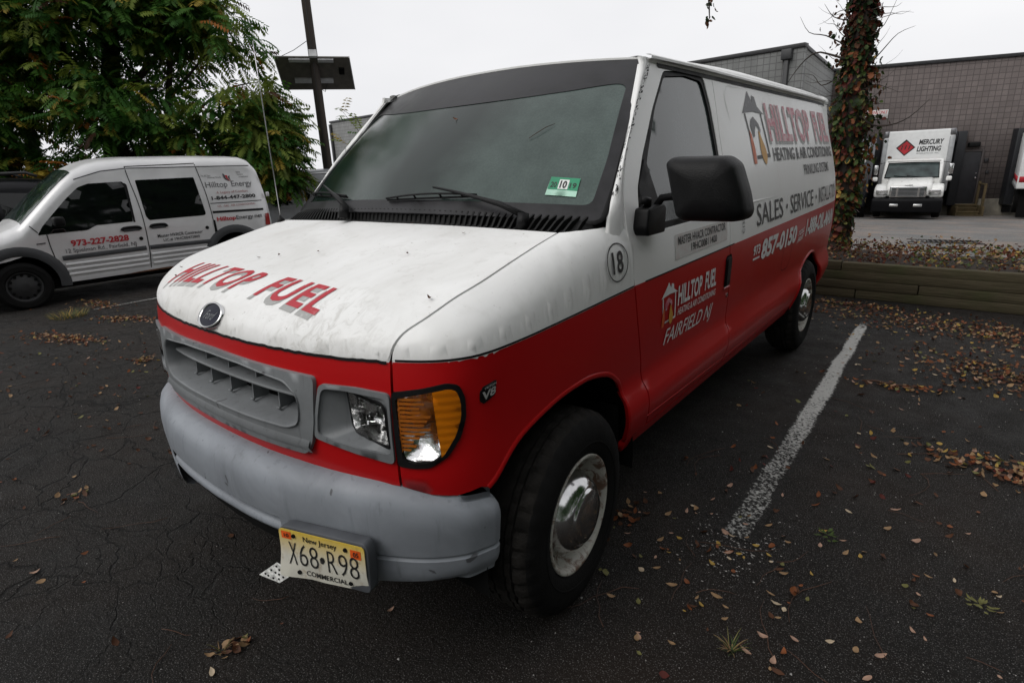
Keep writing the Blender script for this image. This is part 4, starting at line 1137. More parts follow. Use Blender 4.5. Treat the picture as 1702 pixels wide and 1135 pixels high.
# a few dry leaf scraps and a twig left on the van
# ------------------------------------------------------------------ ground
def gz(x,y): return -.063*max(0.,min(y,40)-6.8)-.018*max(0.,min(-x,40)-4.5)
def asphalt(name, base, worn=None, cracks=True, fleck=.5):
    m,nt,b=new_mat(name); v=coords(nt); L=nt.links
    big=noise(nt,v,.55,6,.6,.4); mid=noise(nt,v,5.,6,.6); fine=noise(nt,v,62,5,.75); grit=noise(nt,v,210,2,.6)
    c=mix(nt,ramp(nt,big,[(.3,0.),(.7,1.)]),tuple(x*.62 for x in base),tuple(x*1.35 for x in base))
    c=mix(nt,ramp(nt,mid,[(.35,.55),(.7,0.)]),c,tuple(x*.45 for x in base))
    c=mix(nt,ramp(nt,fine,[(.4,.75),(.62,0.)]),c,tuple(x*.25 for x in base))
    c=mix(nt,ramp(nt,fine,[(.56,0.),(.70,.8)]),c,tuple(x*2.1 for x in base))
    c=mix(nt,ramp(nt,noise(nt,v,1.1,5,.6),[(.45,0.),(.7,.6)]),c,(base[0]*1.15,base[1]*.85,base[2]*.68)); c=mix(nt,ramp(nt,grit,[(.60,0.),(.67,fleck)]),c,(.19,.185,.18))
    h=math_(nt,'ADD',math_(nt,'MULTIPLY',fine,1.0),math_(nt,'MULTIPLY',mid,.8))
    if cracks:
        nz=N(nt,'TexNoise'); nz.inputs['Scale'].default_value=2.2; nz.inputs['Detail'].default_value=5; L.new(v,nz.inputs['Vector'])
        vm=N(nt,'VectorMath'); vm.operation='MULTIPLY_ADD'; L.new(nz.outputs['Color'],vm.inputs[0]); vm.inputs[1].default_value=(.55,.55,0); L.new(v,vm.inputs[2])
        mp=N(nt,'Mapping'); mp.inputs['Rotation'].default_value=(0,0,.5); mp.inputs['Scale'].default_value=(1.5,3.4,1); L.new(vm.outputs[0],mp.inputs[0])
        def crk(scale,w0,w1):
            vo=N(nt,'TexVoronoi'); vo.feature='DISTANCE_TO_EDGE'; vo.inputs['Scale'].default_value=scale; L.new(mp.outputs[0],vo.inputs['Vector'])
            return ramp(nt,vo.outputs['Distance'],[(w0,1.),(w1,0.)])
        msk=ramp(nt,noise(nt,v,.8,3),[(.42,0.),(.56,1.)])
        tc=N(nt,'TexCoord'); sx=N(nt,'SeparateXYZ'); L.new(tc.outputs['Object'],sx.inputs[0])
        left=ramp(nt,math_(nt,'MULTIPLY_ADD',sx.outputs[0],-.25,.35),[(.3,.12),(.6,1.)])
        k=math_(nt,'MULTIPLY',math_(nt,'MAXIMUM',math_(nt,'MULTIPLY',crk(1.,.004,.015),1.),math_(nt,'MULTIPLY',crk(2.7,.005,.022),msk)),left)
        c=mix(nt,math_(nt,'MULTIPLY',k,.75),c,(.002,.002,.002)); h=math_(nt,'SUBTRACT',h,math_(nt,'MULTIPLY',k,1.1))
    if worn is not None:
        w=noise(nt,v,60,6,.75); w2=noise(nt,v,2.6,4)
        tc=N(nt,'TexCoord'); sx=N(nt,'SeparateXYZ'); L.new(tc.outputs['UV'],sx.inputs[0])
        # wear grows towards the long edges and the near end of the line
        e=math_(nt,'ABSOLUTE',math_(nt,'SUBTRACT',sx.outputs[0],.5)); e=ramp(nt,e,[(.26,0.),(.5,.34)])
        en=ramp(nt,sx.outputs[1],[(0.,.15),(.25,.09),(.5,0.0),(.93,.0),(1.,.25)])
        th=math_(nt,'ADD',math_(nt,'ADD',e,en),math_(nt,'MULTIPLY',w2,.16))
        p=ramp(nt,math_(nt,'SUBTRACT',w,th),[(.27,0.),(.36,.92)])
        c=mix(nt,p,c,worn); h=math_(nt,'ADD',h,math_(nt,'MULTIPLY',p,.3))
    L.new(c,b.inputs['Base Color'])
    L.new(ramp(nt,mid,[(.3,.55),(.7,.85)]),b.inputs['Roughness']); b.inputs['Specular IOR Level'].default_value=.16
    bumpn(nt,h,.9,.012,b); return m
M['asphalt']=asphalt('damp_black_asphalt',(.0165,.0145,.0127),fleck=.9)
M['road']=asphalt('pale_worn_road_asphalt',(.255,.252,.246),cracks=False,fleck=.2)
gx=[-320,-120,-60,-40,-30,-22,-16,-12,-9,-7,-5.5,-4.5,-3.5,-2,-1,0,1,2,3,4,6,9,14,22,40,80,320]
gy=[-320,-120,-60,-30,-15,-8,-4,-2,0,2,4,5.5,6.2,6.8,7.3,8,9,10,12,14,17,20,24,28,32,36,40,60,120,320]
V=[(x,y,gz(x,y)) for x in gx for y in gy]; ny=len(gy)
F=[(i*ny+j,(i+1)*ny+j,(i+1)*ny+j+1,i*ny+j+1) for i in range(len(gx)-1) for j in range(ny-1)]
tag(obj('parking_lot',V,F,M['asphalt'],smooth=False),kind='structure')
# paler road of the loading yard behind the planting bed
yx=[-6.0,-3,-1,0,1,2,3,4,6,9,14,25,60]; yy=[6.9,7.3,8,9,10,12,14,17,20,24,28,32,36,40]
V=[(x,y,gz(x,y)+.006) for x in yx for y in yy]; ny=len(yy)
tag(obj('loading_yard_road',V,[(i*ny+j,(i+1)*ny+j,(i+1)*ny+j+1,i*ny+j+1) for i in range(len(yx)-1) for j in range(ny-1)],M['road'],smooth=False),kind='structure')
def stripe(name,a,b,wa,wb,label,mat,n=24):
    a=Vector(a);b=Vector(b); V=[];uv=[]
    d=(b-a).normalized(); nn=Vector((d.y,-d.x)); rr=random.Random(4)
    for i in range(n+1):
        t=i/n; p=a.lerp(b,t); w=(wa+(wb-wa)*t)/2; jj=rr.uniform(-.006,.006)
        for s in(-1,1):
            q=p+nn*(w+rr.uniform(-.004,.004))*s; V.append((q.x+jj,q.y,gz(q.x,q.y)+.004)); uv.append(((s+1)/2,t))
    o=obj(name,V,[(2*i,2*i+1,2*i+3,2*i+2) for i in range(n)],mat,smooth=False)
    ul=o.data.uv_layers.new(name='UVMap')
    for lp in o.data.loops: ul.data[lp.index].uv=uv[lp.vertex_index]
    tag(o,kind='structure'); return o
M['stripe']=asphalt('worn_white_line_paint',(.02,.019,.018),worn=(.50,.50,.48),cracks=False)
stripe('parking_line',(1.345,.70),(1.292,4.62),.175,.115,None,M['stripe'])
stripe('parking_line',(-7.04,.75),(-7.0,4.5),.11,.10,None,M['stripe'])
stripe('parking_line',(-4.6,3.4),(-4.55,6.5),.11,.10,None,M['stripe'])
# storm drain in the yard
t=thing('storm_drain','black iron storm drain grate in the pale yard road','drain',(1.52,14.1,gz(1.52,14.1)+.012),.0)
t.rotation_euler=(-.063,0,.10)
iron=pm('rusty_black_iron',(.02,.017,.015),.7,var=.4)
obj('drain_pit',*box_vf(-.62,.62,-.42,.42,-.012,-.004),M['dark'],t,smooth=False)
for i in range(13):
    x=-.56+i*1.12/12; obj('grate_bar',*box_vf(x-.018,x+.018,-.42,.42,-.004,.014),iron,t,smooth=False)
for y0,y1 in((-.46,-.42),(.42,.46)): obj('grate_frame',*box_vf(-.66,.66,y0,y1,-.006,.014),iron,t,smooth=False)
wood_old=pm('dark_weathered_board',(.03,.026,.022),.85,var=.4,stretch=(1,12,12))
t=bbox('board',(-.42,.42,-.03,.03,0,.03),wood_old,None,.004); t.location=(1.80,12.05,gz(1.8,12.05)+.008); t.rotation_euler=(-.063,0,-.08)
tag(t,'thin dark board lying on the yard road near the drain','board')
# ------------------------------------------------------------------ timber retaining wall and planting bed
def woodmat(name,c1,c2):
    m,nt,b=new_mat(name); L=nt.links; v=coords(nt,(.8,14,14)); n=noise(nt,v,5,7,.65,.5); n2=noise(nt,coords(nt),3.,5)
    oi=N(nt,'ObjectInfo')
    c=mix(nt,ramp(nt,n,[(.35,0.),(.68,1.)]),c1,c2); c=mix(nt,ramp(nt,n2,[(.5,0.),(.72,.6)]),c,(.045,.055,.02))
    c=mix(nt,math_(nt,'MULTIPLY',oi.outputs['Random'],.5),c,tuple(x*.5 for x in c1))
    L.new(c,b.inputs['Base Color']); b.inputs['Roughness'].default_value=.85; b.inputs['Specular IOR Level'].default_value=.2
    bumpn(nt,n,.55,.012,b); return m
M['timber']=woodmat('mossy_dark_timber',(.046,.038,.022),(.10,.084,.052))
rw=thing('retaining_wall','low retaining wall of four courses of mossy dark timbers','wall',(1.0,5.66,0),-.035)
for cidx in range(4):
    x=-4.6+(.9 if cidx%2 else 0)-.3*cidx; z=cidx*.0985
    while x<9.5:
        L_=R.uniform(2.2,2.5); dy=R.uniform(-.008,.008)-(.0 if cidx<3 else .004)
        o=bbox('timber',(0,L_-.008,-.05,.05,0,.0965),M['timber'],rw,.008,2); o.location=(x,dy+.004*cidx,z); o.rotation_euler=(R.uniform(-.02,.02),0,R.uniform(-.0025,.0025))
        if cidx==3 and -.2<x<3: o.location.z-=.006
        x+=L_
soil=pm('dark_leafy_soil',(.020,.013,.009),.95,var=.5,scale=14,bump=.6,bscale=60)
V=[];F=[]
bx_=[-5+.25*i for i in range(58)]; rr=random.Random(11)
for x in bx_:
    yw=5.66-.035*(x-1.0)
    for k,(dy,z) in enumerate(((.05,.33),(.16,.37),(.4,.40),(.7,.40),(1.0,.37),(1.25,.26),(1.5,.02),(1.7,-.08))): V.append((x,yw+dy,z+(rr.uniform(-.02,.02) if k<6 else 0)))
for i in range(len(bx_)-1):
    for j in range(7): F.append((i*8+j,(i+1)*8+j,(i+1)*8+j+1,i*8+j+1))
tag(obj('planting_bed',V,F,soil),kind='structure')
# ------------------------------------------------------------------ leaves
def leafmat(name,col,tr=.25,var=.3,scale=18,rough=.6):
    m,nt,b=new_mat(name); L=nt.links; v=coords(nt); n=noise(nt,v,scale,4)
    oi=N(nt,'ObjectInfo')
    c=mix(nt,ramp(nt,n,[(.3,0.),(.7,1.)]),tuple(x*(1-var) for x in col),tuple(min(1,x*(1+var)) for x in col))
    L.new(c,b.inputs['Base Color']); b.inputs['Roughness'].default_value=rough; b.inputs['Specular IOR Level'].default_value=.25
    if tr:
        t=N(nt,'BsdfTranslucent'); L.new(c,t.inputs['Color']); mx=N(nt,'MixShader'); mx.inputs[0].default_value=tr
        L.new(b.outputs[0],mx.inputs[1]); L.new(t.outputs[0],mx.inputs[2]); L.new(mx.outputs[0],nt.nodes['Material Output'].inputs[0])
    return m
LC={'tan':leafmat('dry_tan_leaf',(.30,.19,.10)),'pink':leafmat('pale_pinkish_dry_leaf',(.40,.25,.18)),'yellow':leafmat('yellow_leaf',(.38,.25,.06)),
    'brown':leafmat('brown_leaf',(.085,.036,.018)),'orange':leafmat('orange_brown_leaf',(.20,.068,.026)),'olive':leafmat('olive_leaf',(.15,.145,.05)),
    'red':leafmat('dark_red_leaf',(.085,.018,.013)),'green':leafmat('green_leaf',(.050,.080,.018)),'cream':leafmat('cream_dry_leaf',(.50,.40,.28)),'dkgreen':leafmat('dark_green_leaf',(.014,.028,.008))}
def leaf_shape(L,Wd,curl,rr,kind='oval'):
    if kind=='oval': pr=[(0,0),(.12,.55),(.35,1),(.62,.85),(.85,.42),(1,0)]
    else: pr=[(0,0),(.1,.7),(.25,.6),(.42,1),(.55,.62),(.75,.62),(1,0)]
    V=[];n=len(pr)
    for i,(t,w) in enumerate(pr):
        x=(t-.5)*L; z=curl*((t-.5)**2)*L*2.2
        ww=w*Wd/2*(1+rr.uniform(-.15,.15))
        V+= [(x,ww,z+abs(curl)*ww*.8*rr.uniform(.4,1.2)),(x,0,z),(x,-ww,z+abs(curl)*ww*.8*rr.uniform(.4,1.2))]
    F=[]
    for i in range(n-1):
        for j in range(2): F.append((i*3+j,i*3+j+1,(i+1)*3+j+1,(i+1)*3+j))
    return V,F
rl=random.Random(21)
# single leaves scattered over the lot
spec={'tan':('small dry tan leaf lying flat on the black asphalt',.20),'pink':('small pale pinkish dry leaf curled on the black asphalt',.25),'cream':('small cream coloured dry leaf on the black asphalt',.14),
      'yellow':('small yellow fallen leaf on the black asphalt',.10),'orange':('small orange brown fallen leaf on the black asphalt',.13),'brown':('small dark brown curled leaf on the black asphalt',.08),'olive':('small olive green fallen leaf on the black asphalt',.10)}
protos={}
for c in spec:
    for k in range(4):
        V,F=leaf_shape(.05*rl.uniform(.7,1.25),.022*rl.uniform(.8,1.4),rl.uniform(.05,.5),rl)
        o=obj('fallen_leaf',V,F,LC[c]); protos.setdefault(c,[]).append(o.data); bpy.data.objects.remove(o)
def zone(x,y):
    if x<-3: return 'in front of the silver van'
    if x<.55: return 'ahead of the grey bumper'
    if y>4.1: return 'at the foot of the timber wall'
    if x<1.22 and y>.5: return 'beside the red van side'
    if y<.45: return 'near the front tyre'
    if x<1.5: return 'around the white parking line'
    return 'right of the parking line'+(' nearer the wall' if y>2 else ' towards the corner')
def under_van(x,y): return -.88<x<.85 and -.45<y<4.5
cl=[(1.24,.69,.22,34),(1.40,.42,.25,26),(1.2,.2,.35,16),(1.9,.6,.35,26),(2.1,.95,.3,14),(1.5,3.9,.6,34),(1.1,4.6,.5,26),(1.9,3.2,.4,16),(-.5,-.9,.9,12)]
pts=[]
for x,y,r,n in cl:
    for i in range(n): pts.append((rl.gauss(x,r),rl.gauss(y,r)))
while len(pts)<275: pts.append((rl.uniform(.5,2.6),rl.uniform(-.5,4.8)) if rl.random()<.66 else (rl.uniform(-6.5,-.3),rl.uniform(-1.4,1.6)))
cs=list(spec)
for x,y in pts:
    if under_van(x,y): continue
    c=rl.choices(cs,[spec[k][1] for k in cs])[0]
    o=link(bpy.data.objects.new('fallen_leaf',rl.choice(protos[c])))
    o.location=(x,y,gz(x,y)+.006); o.rotation_euler=(rl.uniform(-.25,.25),rl.uniform(-.25,.25),rl.uniform(0,6.3)); s=rl.uniform(.38,.80)*(1.0 if y<1.6 else 1.05); o.scale=(s,s,s)
    lb=spec[c][0].replace(' on the black asphalt','').replace(' lying flat','').replace(' curled','').replace('small ','')+' on the asphalt '+zone(x,y); tag(o,lb,'leaf',lb.replace('leaf','leaves'))
# drifts of leaf litter
mb=MB(); names=['tan','brown','orange','olive','red','yellow','pink']; wts=[.28,.30,.22,.05,.07,.06,.05]
def litter(cx,cy,rx,ry,n,rot=0,h=.03,w=wts):
    for i in range(n):
        a,b=rl.gauss(0,.5),rl.gauss(0,.5); x=cx+a*rx*math.cos(rot)-b*ry*math.sin(rot); y=cy+a*rx*math.sin(rot)+b*ry*math.cos(rot)
        if under_van(x,y): continue
        V,F=leaf_shape(.037*rl.uniform(.6,1.25),.019*rl.uniform(.8,1.5),rl.uniform(.1,.7),rl)
        M_=Matrix.Translation((x,y,gz(x,y)+.005+abs(rl.gauss(0,.4))*h*max(0,1-(a*a+b*b))))@Matrix.Rotation(rl.uniform(0,6.3),4,'Z')@Matrix.Rotation(rl.uniform(-.6,.6),4,'X')@Matrix.Rotation(rl.uniform(-.6,.6),4,'Y')
        mb.add([M_@Vector(v) for v in V],F,rl.choices(range(7),w)[0])
litter(2.35,3.55,.75,.45,620,-.3); litter(2.45,1.95,.55,.18,420,-.15); litter(1.9,4.75,1.5,.35,650,-.12); litter(1.0,5.25,.9,.22,260,-.1); litter(2.6,4.6,.7,.6,420)
litter(1.75,2.95,.25,.06,60,.2); litter(.88,.58,.10,.14,34,0,.02,[.1,.7,.15,0,.05,0,0])
litter(-5.5,0.02,.75,.16,260,.25); litter(-5.9,.75,.5,.14,170,.4); litter(-4.7,1.0,.6,.2,120,.2); litter(-7.4,.9,.7,.2,150); litter(-3.78,.21,.14,.1,30); litter(-1.54,-.92,.05,.06,14); litter(.15,-.9,.05,.08,16,.4,.02,[.3,.5,.15,.05,0,0,0])
litter(1.6,1.4,1.3,2.2,170,0,.0,[.10,.52,.18,.06,.14,0,0]); litter(-3,-.2,3.2,1.2,260,.2,.0,[.15,.55,.15,.05,.1,0,0])
o=mb.build('leaf_litter',None,None,True,[LC[k] for k in names]); tag(o,kind='stuff')
# grit and pale crumbs
mb=MB()
for i in range(2600):
    if rl.random()<.6: x,y=rl.uniform(.5,2.6),rl.uniform(-.6,5)
    else: x,y=rl.uniform(-7,.3),rl.uniform(-1.45,2)
    if under_van(x,y): continue
    s=rl.uniform(.0012,.0036)*(1.8 if rl.random()<.05 else 1); an=rl.uniform(0,6)
    V=[(x+s*math.cos(an+k*2.09),y+s*math.sin(an+k*2.09),gz(x,y)+.0015) for k in range(3)]+[(x,y,gz(x,y)+.0015+s*1.2)]
    mb.add(V,[(0,1,3),(1,2,3),(2,0,3)],0 if rl.random()<.55 else 1)
for i in range(260):
    x,y=rl.gauss(1.36,.09),rl.gauss(.66,.16); s=rl.uniform(.002,.006); an=rl.uniform(0,6)
    mb.add([(x+s*math.cos(an+k*1.57),y+s*math.sin(an+k*1.57)*.6,gz(x,y)+.002+.001*(k%2)) for k in range(4)],[(0,1,2,3)],0)
o=mb.build('grit',None,None,False,[pm('pale_grit',(.32,.31,.30),.8),pm('grey_grit',(.09,.085,.08),.8)]); tag(o,kind='stuff')
# twigs
tw=pm('reddish_brown_twig',(.060,.028,.016),.8,var=.4)
tl=['thin brown twig with a bend lying on the asphalt','fine brown twig lying across the asphalt']
for i in range(46):
    if i<32: x,y=rl.uniform(1.0,2.4),rl.uniform(-.1,2.6)
    else: x,y=rl.uniform(-2.6,.1),rl.uniform(-1.3,.1)
    a=rl.uniform(0,6.3); Ln=rl.uniform(.08,.34); P=[];b=a
    for k in range(6):
        P.append((x,y,gz(x,y)+.004+.006*rl.random())); b+=rl.uniform(-.45,.45); x+=math.cos(b)*Ln/5; y+=math.sin(b)*Ln/5
    if any(under_van(p[0],p[1]) for p in P): continue
    o=tube('twig',P,[.0016,.0017,.0015,.0013,.0011,.0008],tw,None,5); lb='thin brown twig on the asphalt '+zone(P[0][0],P[0][1]); tag(o,lb,'twig','thin brown twigs '+zone(P[0][0],P[0][1]))
o=tube('stick',[(1.50,2.94,.012),(1.58,2.97,.016),(1.68,2.96,.014),(1.80,3.0,.01)],[.006,.008,.007,.004],tw,None,6); tag(o,'thicker brown stick lying right of the white parking line','stick')
# grass tufts and weeds
def tuft(x,y,r,n,hh,label,cols,cat='grass tuft'):
    mb=MB()
    for i in range(n):
        a=rl.uniform(0,6.3); d=r*math.sqrt(rl.random())*.6; bx,by=math.cos(a)*d,math.sin(a)*d; ln=hh*rl.uniform(.5,1.2); w=.0022; b=a+rl.uniform(-1,1); V=[]
        for k in range(4):
            t=k/3; q=(bx+math.cos(b)*ln*t*.75,by+math.sin(b)*ln*t*.75,ln*(t-.45*t*t)); ww=w*(1-t*.85)
            V+=[(q[0]-math.sin(b)*ww,q[1]+math.cos(b)*ww,q[2]),(q[0]+math.sin(b)*ww,q[1]-math.cos(b)*ww,q[2])]
        mb.add(V,[(2*k,2*k+1,2*k+3,2*k+2) for k in range(3)],rl.randrange(len(cols)))
    o=mb.build('grass_tuft',None,None,True,cols); o.location=(x,y,gz(x,y)); tag(o,label,cat); return o
tuft(1.53,.10,.03,34,.065,'dry yellow green grass tuft in the asphalt right of the front tyre',[LC['olive'],LC['tan'],LC['green'],LC['brown']])
tuft(-6.85,.42,.32,260,.13,'green grass patch in the asphalt in front of the silver van',[LC['olive'],LC['green'],LC['yellow']])
tuft(.12,-.93,.03,20,.05,'brown dead grass tuft at the bottom left of the bumper',[LC['brown'],LC['tan'],LC['olive']])
tuft(-1.6,-.25,.04,30,.06,'small brown grass tuft on the asphalt left of the bumper',[LC['brown'],LC['tan']])
tuft(-3.78,.21,.10,50,.07,'dry brown grass clump on the cracked asphalt',[LC['brown'],LC['tan']])
def weed(x,y,label,col):
    mb=MB()
    for i in range(16):
        a=rl.uniform(0,6.3); V,F=leaf_shape(.028*rl.uniform(.6,1.2),.011,rl.uniform(.1,.5),rl); d=rl.uniform(.008,.045)
        M_=Matrix.Translation((math.cos(a)*d,math.sin(a)*d,.006+rl.random()*.012))@Matrix.Rotation(a,4,'Z')@Matrix.Rotation(-.3,4,'Y'); mb.add([M_@Vector(v) for v in V],F)
    o=mb.build('weed',col); o.location=(x,y,gz(x,y)); tag(o,label,'weed')
weed(2.17,.80,'small grey green weed in the asphalt at lower right',LC['olive']); weed(1.66,.92,'small green weed in the asphalt beside the parking line',LC['green'])
# bits of dry leaf lying on the van (loose things, not part of it)
rs=random.Random(2)
wh_=['on the right fender edge of the hood','at the left end of the hood lettering','beside the first hood letter','in the middle of the white hood','left of the hood centre','near the hood lettering','on the left half of the hood','below the wiper pivot','just in front of the black cowl']
for (x,y),w in zip(((.79,-.43),(-.671,-.491),(-.60,-.545),(.451,-.203),(.02,-.265),(-.15,-.33),(-.238,-.369),(.505,.022),(.162,.085)),wh_):
    V,F=leaf_shape(.016*rs.uniform(.6,1.2),.009,rs.uniform(.4,.9),rs); o=obj('leaf_scrap',V,F,LC['brown'])
    o.location=(x,y,nose_z(x,y)+.005); o.rotation_euler=(rs.uniform(-.3,.3),rs.uniform(-.3,.3),rs.uniform(0,6.3)); tag(o,'tiny dry brown leaf scrap '+w,'leaf scrap','leaf scraps on the hood')
P=[WS(.591,.42,.006),WS(.62,.447,.010),WS(.655,.485,.010),WS(.687,.511,.006)]
o=tube('pine_needle',P,[.0012,.0015,.0014,.001],tw,None,5); tag(o,'thin dark twig stuck on the windshield of the heating van','twig')
V,F=leaf_shape(.024,.014,.5,rs); o=obj('leaf_scrap',V,F,LC['orange']); o.location=WS(.059,.587,.006); o.rotation_euler=(.7,.3,1.0); tag(o,'small orange leaf scrap stuck high on the windshield','leaf scrap')
V,F=leaf_shape(.03,.012,.5,rs); o=obj('leaf_scrap',V,F,LC['tan']); o.location=(.36,.14,1.382); o.rotation_euler=(.2,.3,.5); tag(o,'small tan leaf scrap caught on the black cowl','leaf scrap')
# ------------------------------------------------------------------ plants on the bed and the ivy-covered tree
rv=random.Random(5)
mb=MB(); cols=['orange','brown','tan','red','green','yellow','olive']
for i in range(8000):
    x=rv.uniform(-1.5,6.); yy_=rv.random(); y=5.66-.035*(x-1)+.05+yy_*1.25
    d=mnoise.noise(Vector((x*1.7,y*1.7,0)))
    if rv.random()>.85+.5*d: continue
    z=.36+.05*math.sin(yy_*3)+abs(rv.gauss(0,.055))*(1+.8*d)
    V,F=leaf_shape(.043*rv.uniform(.6,1.3),.025*rv.uniform(.7,1.3),rv.uniform(.1,.6),rv,'oval')
    M_=Matrix.Translation((x,y,z))@Matrix.Rotation(rv.uniform(0,6.3),4,'Z')@Matrix.Rotation(rv.uniform(-1.0,1.0),4,'X')@Matrix.Rotation(rv.uniform(-1.1,.6),4,'Y')
    w=[.16,.44,.10,.16,.05,.03,.06] if x<1.5 else [.13,.30,.13,.06,.14,.09,.15]
    mb.add([M_@Vector(v) for v in V],F,rv.choices(range(7),w)[0])
o=mb.build('ground_cover',None,None,True,[LC[k] for k in cols]); tag(o,kind='stuff')
for i,(x,h) in enumerate(((1.05,.22),(1.25,.16),(1.42,.24),(1.75,.20),(2.1,.26),(2.5,.2))):
    P=[(x,6.05,.38)]; a=rv.uniform(-1,1)
    for k in range(4): P.append((P[-1][0]+rv.uniform(-.05,.05),P[-1][1]+rv.uniform(-.03,.03),P[-1][2]+h/4))
    o=tube('dry_stem',P,[.004,.0035,.003,.002,.0015],tw,None,5); tag(o,'thin dry stem sticking up from the leafy planting bed','stem','dry stems standing in the planting bed')
bark=pm('dark_furrowed_bark',(.030,.022,.017),.95,var=.5,scale=5,bump=1.,bscale=26,stretch=(1,1,.25))
it=thing('ivy_tree','tree trunk wrapped in red and green ivy behind the van','tree',(.64,6.62,.34))
V=[];F=[];nz_=46;n=18
for i in range(nz_+1):
    z=-.1+i*7.2/nz_; cx=.02*math.sin(z*1.1)-.014*max(0,z-1); r=.125-.004*z+.04*math.exp(-max(z,0)*4)
    for k in range(n):
        a=2*PI*k/n; rr=r*(1+.10*mnoise.noise(Vector((math.cos(a)*2.2,math.sin(a)*2.2,z*1.3)))); V.append((cx+rr*math.cos(a),rr*math.sin(a),z))
for i in range(nz_):
    for k in range(n): F.append((i*n+k,i*n+(k+1)%n,(i+1)*n+(k+1)%n,(i+1)*n+k))
obj('trunk',V,F,bark,it)
def branch(pts,r0,name='limb',par=it): 
    P=smooth_poly(pts,3,closed=False); return tube(name,P,[r0*(1-.85*i/(len(P)-1)) for i in range(len(P))],bark,par,6)
TX,TY,TZ=.64,6.62,.34
def rel(p): return (p[0]-TX,p[1]-TY,p[2]-TZ)
br=[([(.55,6.5,1.75),(.42,6.5,1.95),(.30,6.5,2.10),(.12,6.5,2.18)],.010),([(.52,6.5,2.55),(.36,6.5,2.62),(.20,6.5,2.66),(.05,6.5,2.55),(-.10,6.5,2.33)],.016),
    ([(.50,6.5,2.70),(.30,6.45,2.82),(.12,6.45,2.88),(.02,6.4,3.05)],.009),([(.50,6.5,2.95),(.36,6.45,3.0),(.25,6.45,3.15)],.008),
    ([(.74,6.5,1.93),(.88,6.5,1.82),(1.05,6.5,1.81),(1.22,6.5,1.88),(1.38,6.5,2.05)],.014),([(.76,6.5,2.45),(.88,6.5,2.60),(1.0,6.5,2.74),(1.15,6.5,2.79)],.008),
    ([(.74,6.5,2.75),(.86,6.5,2.85),(.96,6.45,3.1)],.007),([(.74,6.5,2.2),(.85,6.5,2.25),(.98,6.5,2.20),(1.1,6.5,2.14)],.007),([(.45,6.5,2.35),(.30,6.5,2.30),(.2,6.5,2.42),(.05,6.45,2.45)],.008)]
for pts,r in br: branch([rel(p) for p in pts],r)
rb_=random.Random(31)
for k in range(26):
    sd=-1 if rb_.random()<.6 else 1
    p=Vector((.62+sd*.10,6.5,rb_.uniform(1.9,3.3))); P=[tuple(p)]; d=Vector((sd*1.0,rb_.uniform(-.3,.3),rb_.uniform(-.2,.9))).normalized()
    for j in range(4):
        p=p+d*rb_.uniform(.06,.13); d=(d+Vector((rb_.uniform(-.35,.35),rb_.uniform(-.3,.3),rb_.uniform(-.4,.5)))).normalized(); P.append(tuple(p))
    branch([rel(q) for q in P],rb_.uniform(.003,.006))
# the limb out of view that carries the hanging sprig
branch([rel(p) for p in((.58,6.6,4.6),(.2,6.4,4.9),(-.3,6.1,4.6),(-.85,5.8,3.9),(-.82,5.7,3.45),(-.79,5.68,3.22),(-.775,5.68,3.06))],.035)
ivm=['red','green','orange','dkgreen','olive','yellow','brown']
leafmeshes={}
for c in ivm:
    for k in range(4):
        V,F=leaf_shape(.105*rv.uniform(.75,1.2),.085*rv.uniform(.8,1.2),rv.uniform(.1,.45),rv,'lobed')
        o=obj('leaf',V,F,LC[c]); leafmeshes.setdefault(c,[]).append(o.data); bpy.data.objects.remove(o)
mb=MB(); cand=[]
for i in range(4200):
    z=rv.uniform(.05,6.5) if rv.random()<.25 else rv.uniform(.05,3.4); a=rv.uniform(0,2*PI)
    bul=.030+.075*math.exp(-((z-1.35)/.8)**2)*(1 if math.cos(a)>-.3 else .4)
    r=.13-.004*z+abs(rv.gauss(0,1))*bul*(1 if z<2.2 else .75)
    if z<.55: r*=.85
    x,y=r*math.cos(a)-.014*max(0,z-1),r*math.sin(a)
    hh=z+TZ
    if hh>2.6: w=[.22,.08,.06,.40,.02,.0,.22]
    elif hh>1.55: w=[.14,.22,.14,.30,.10,.01,.09]
    else: w=[.06,.20,.30,.20,.12,.06,.06]
    c=rv.choices(ivm,w)[0]
    out=Vector((math.cos(a),math.sin(a),-.25)).normalized()
    M_=Matrix.Translation((x,y,z))@Matrix.Rotation(a+rv.uniform(-.7,.7),4,'Z')@Matrix.Rotation(1.15+rv.uniform(-.7,.6),4,'Y')@Matrix.Rotation(rv.uniform(-.8,.8),4,'X')@Matrix.Scale(rv.uniform(.38,.85),4)
    cand.append((math.sin(a)-.35*(z>3.3)-(9 if z>3.6 else 0)*0+(2 if z>3.3 else 0),M_,c))
cand.sort(key=lambda q:q[0])
for i,(q,M_,c) in enumerate(cand):
    me=rv.choice(leafmeshes[c])
    if i<285:
        o=link(bpy.data.objects.new('leaf',me),it); o.matrix_local=M_
    else: mb.add([M_@v.co for v in me.vertices],[tuple(p.vertices) for p in me.polygons],ivm.index(c))
o=mb.build('ivy_leaves',None,it,True,[LC[k] for k in ivm]); o['kind']='stuff'
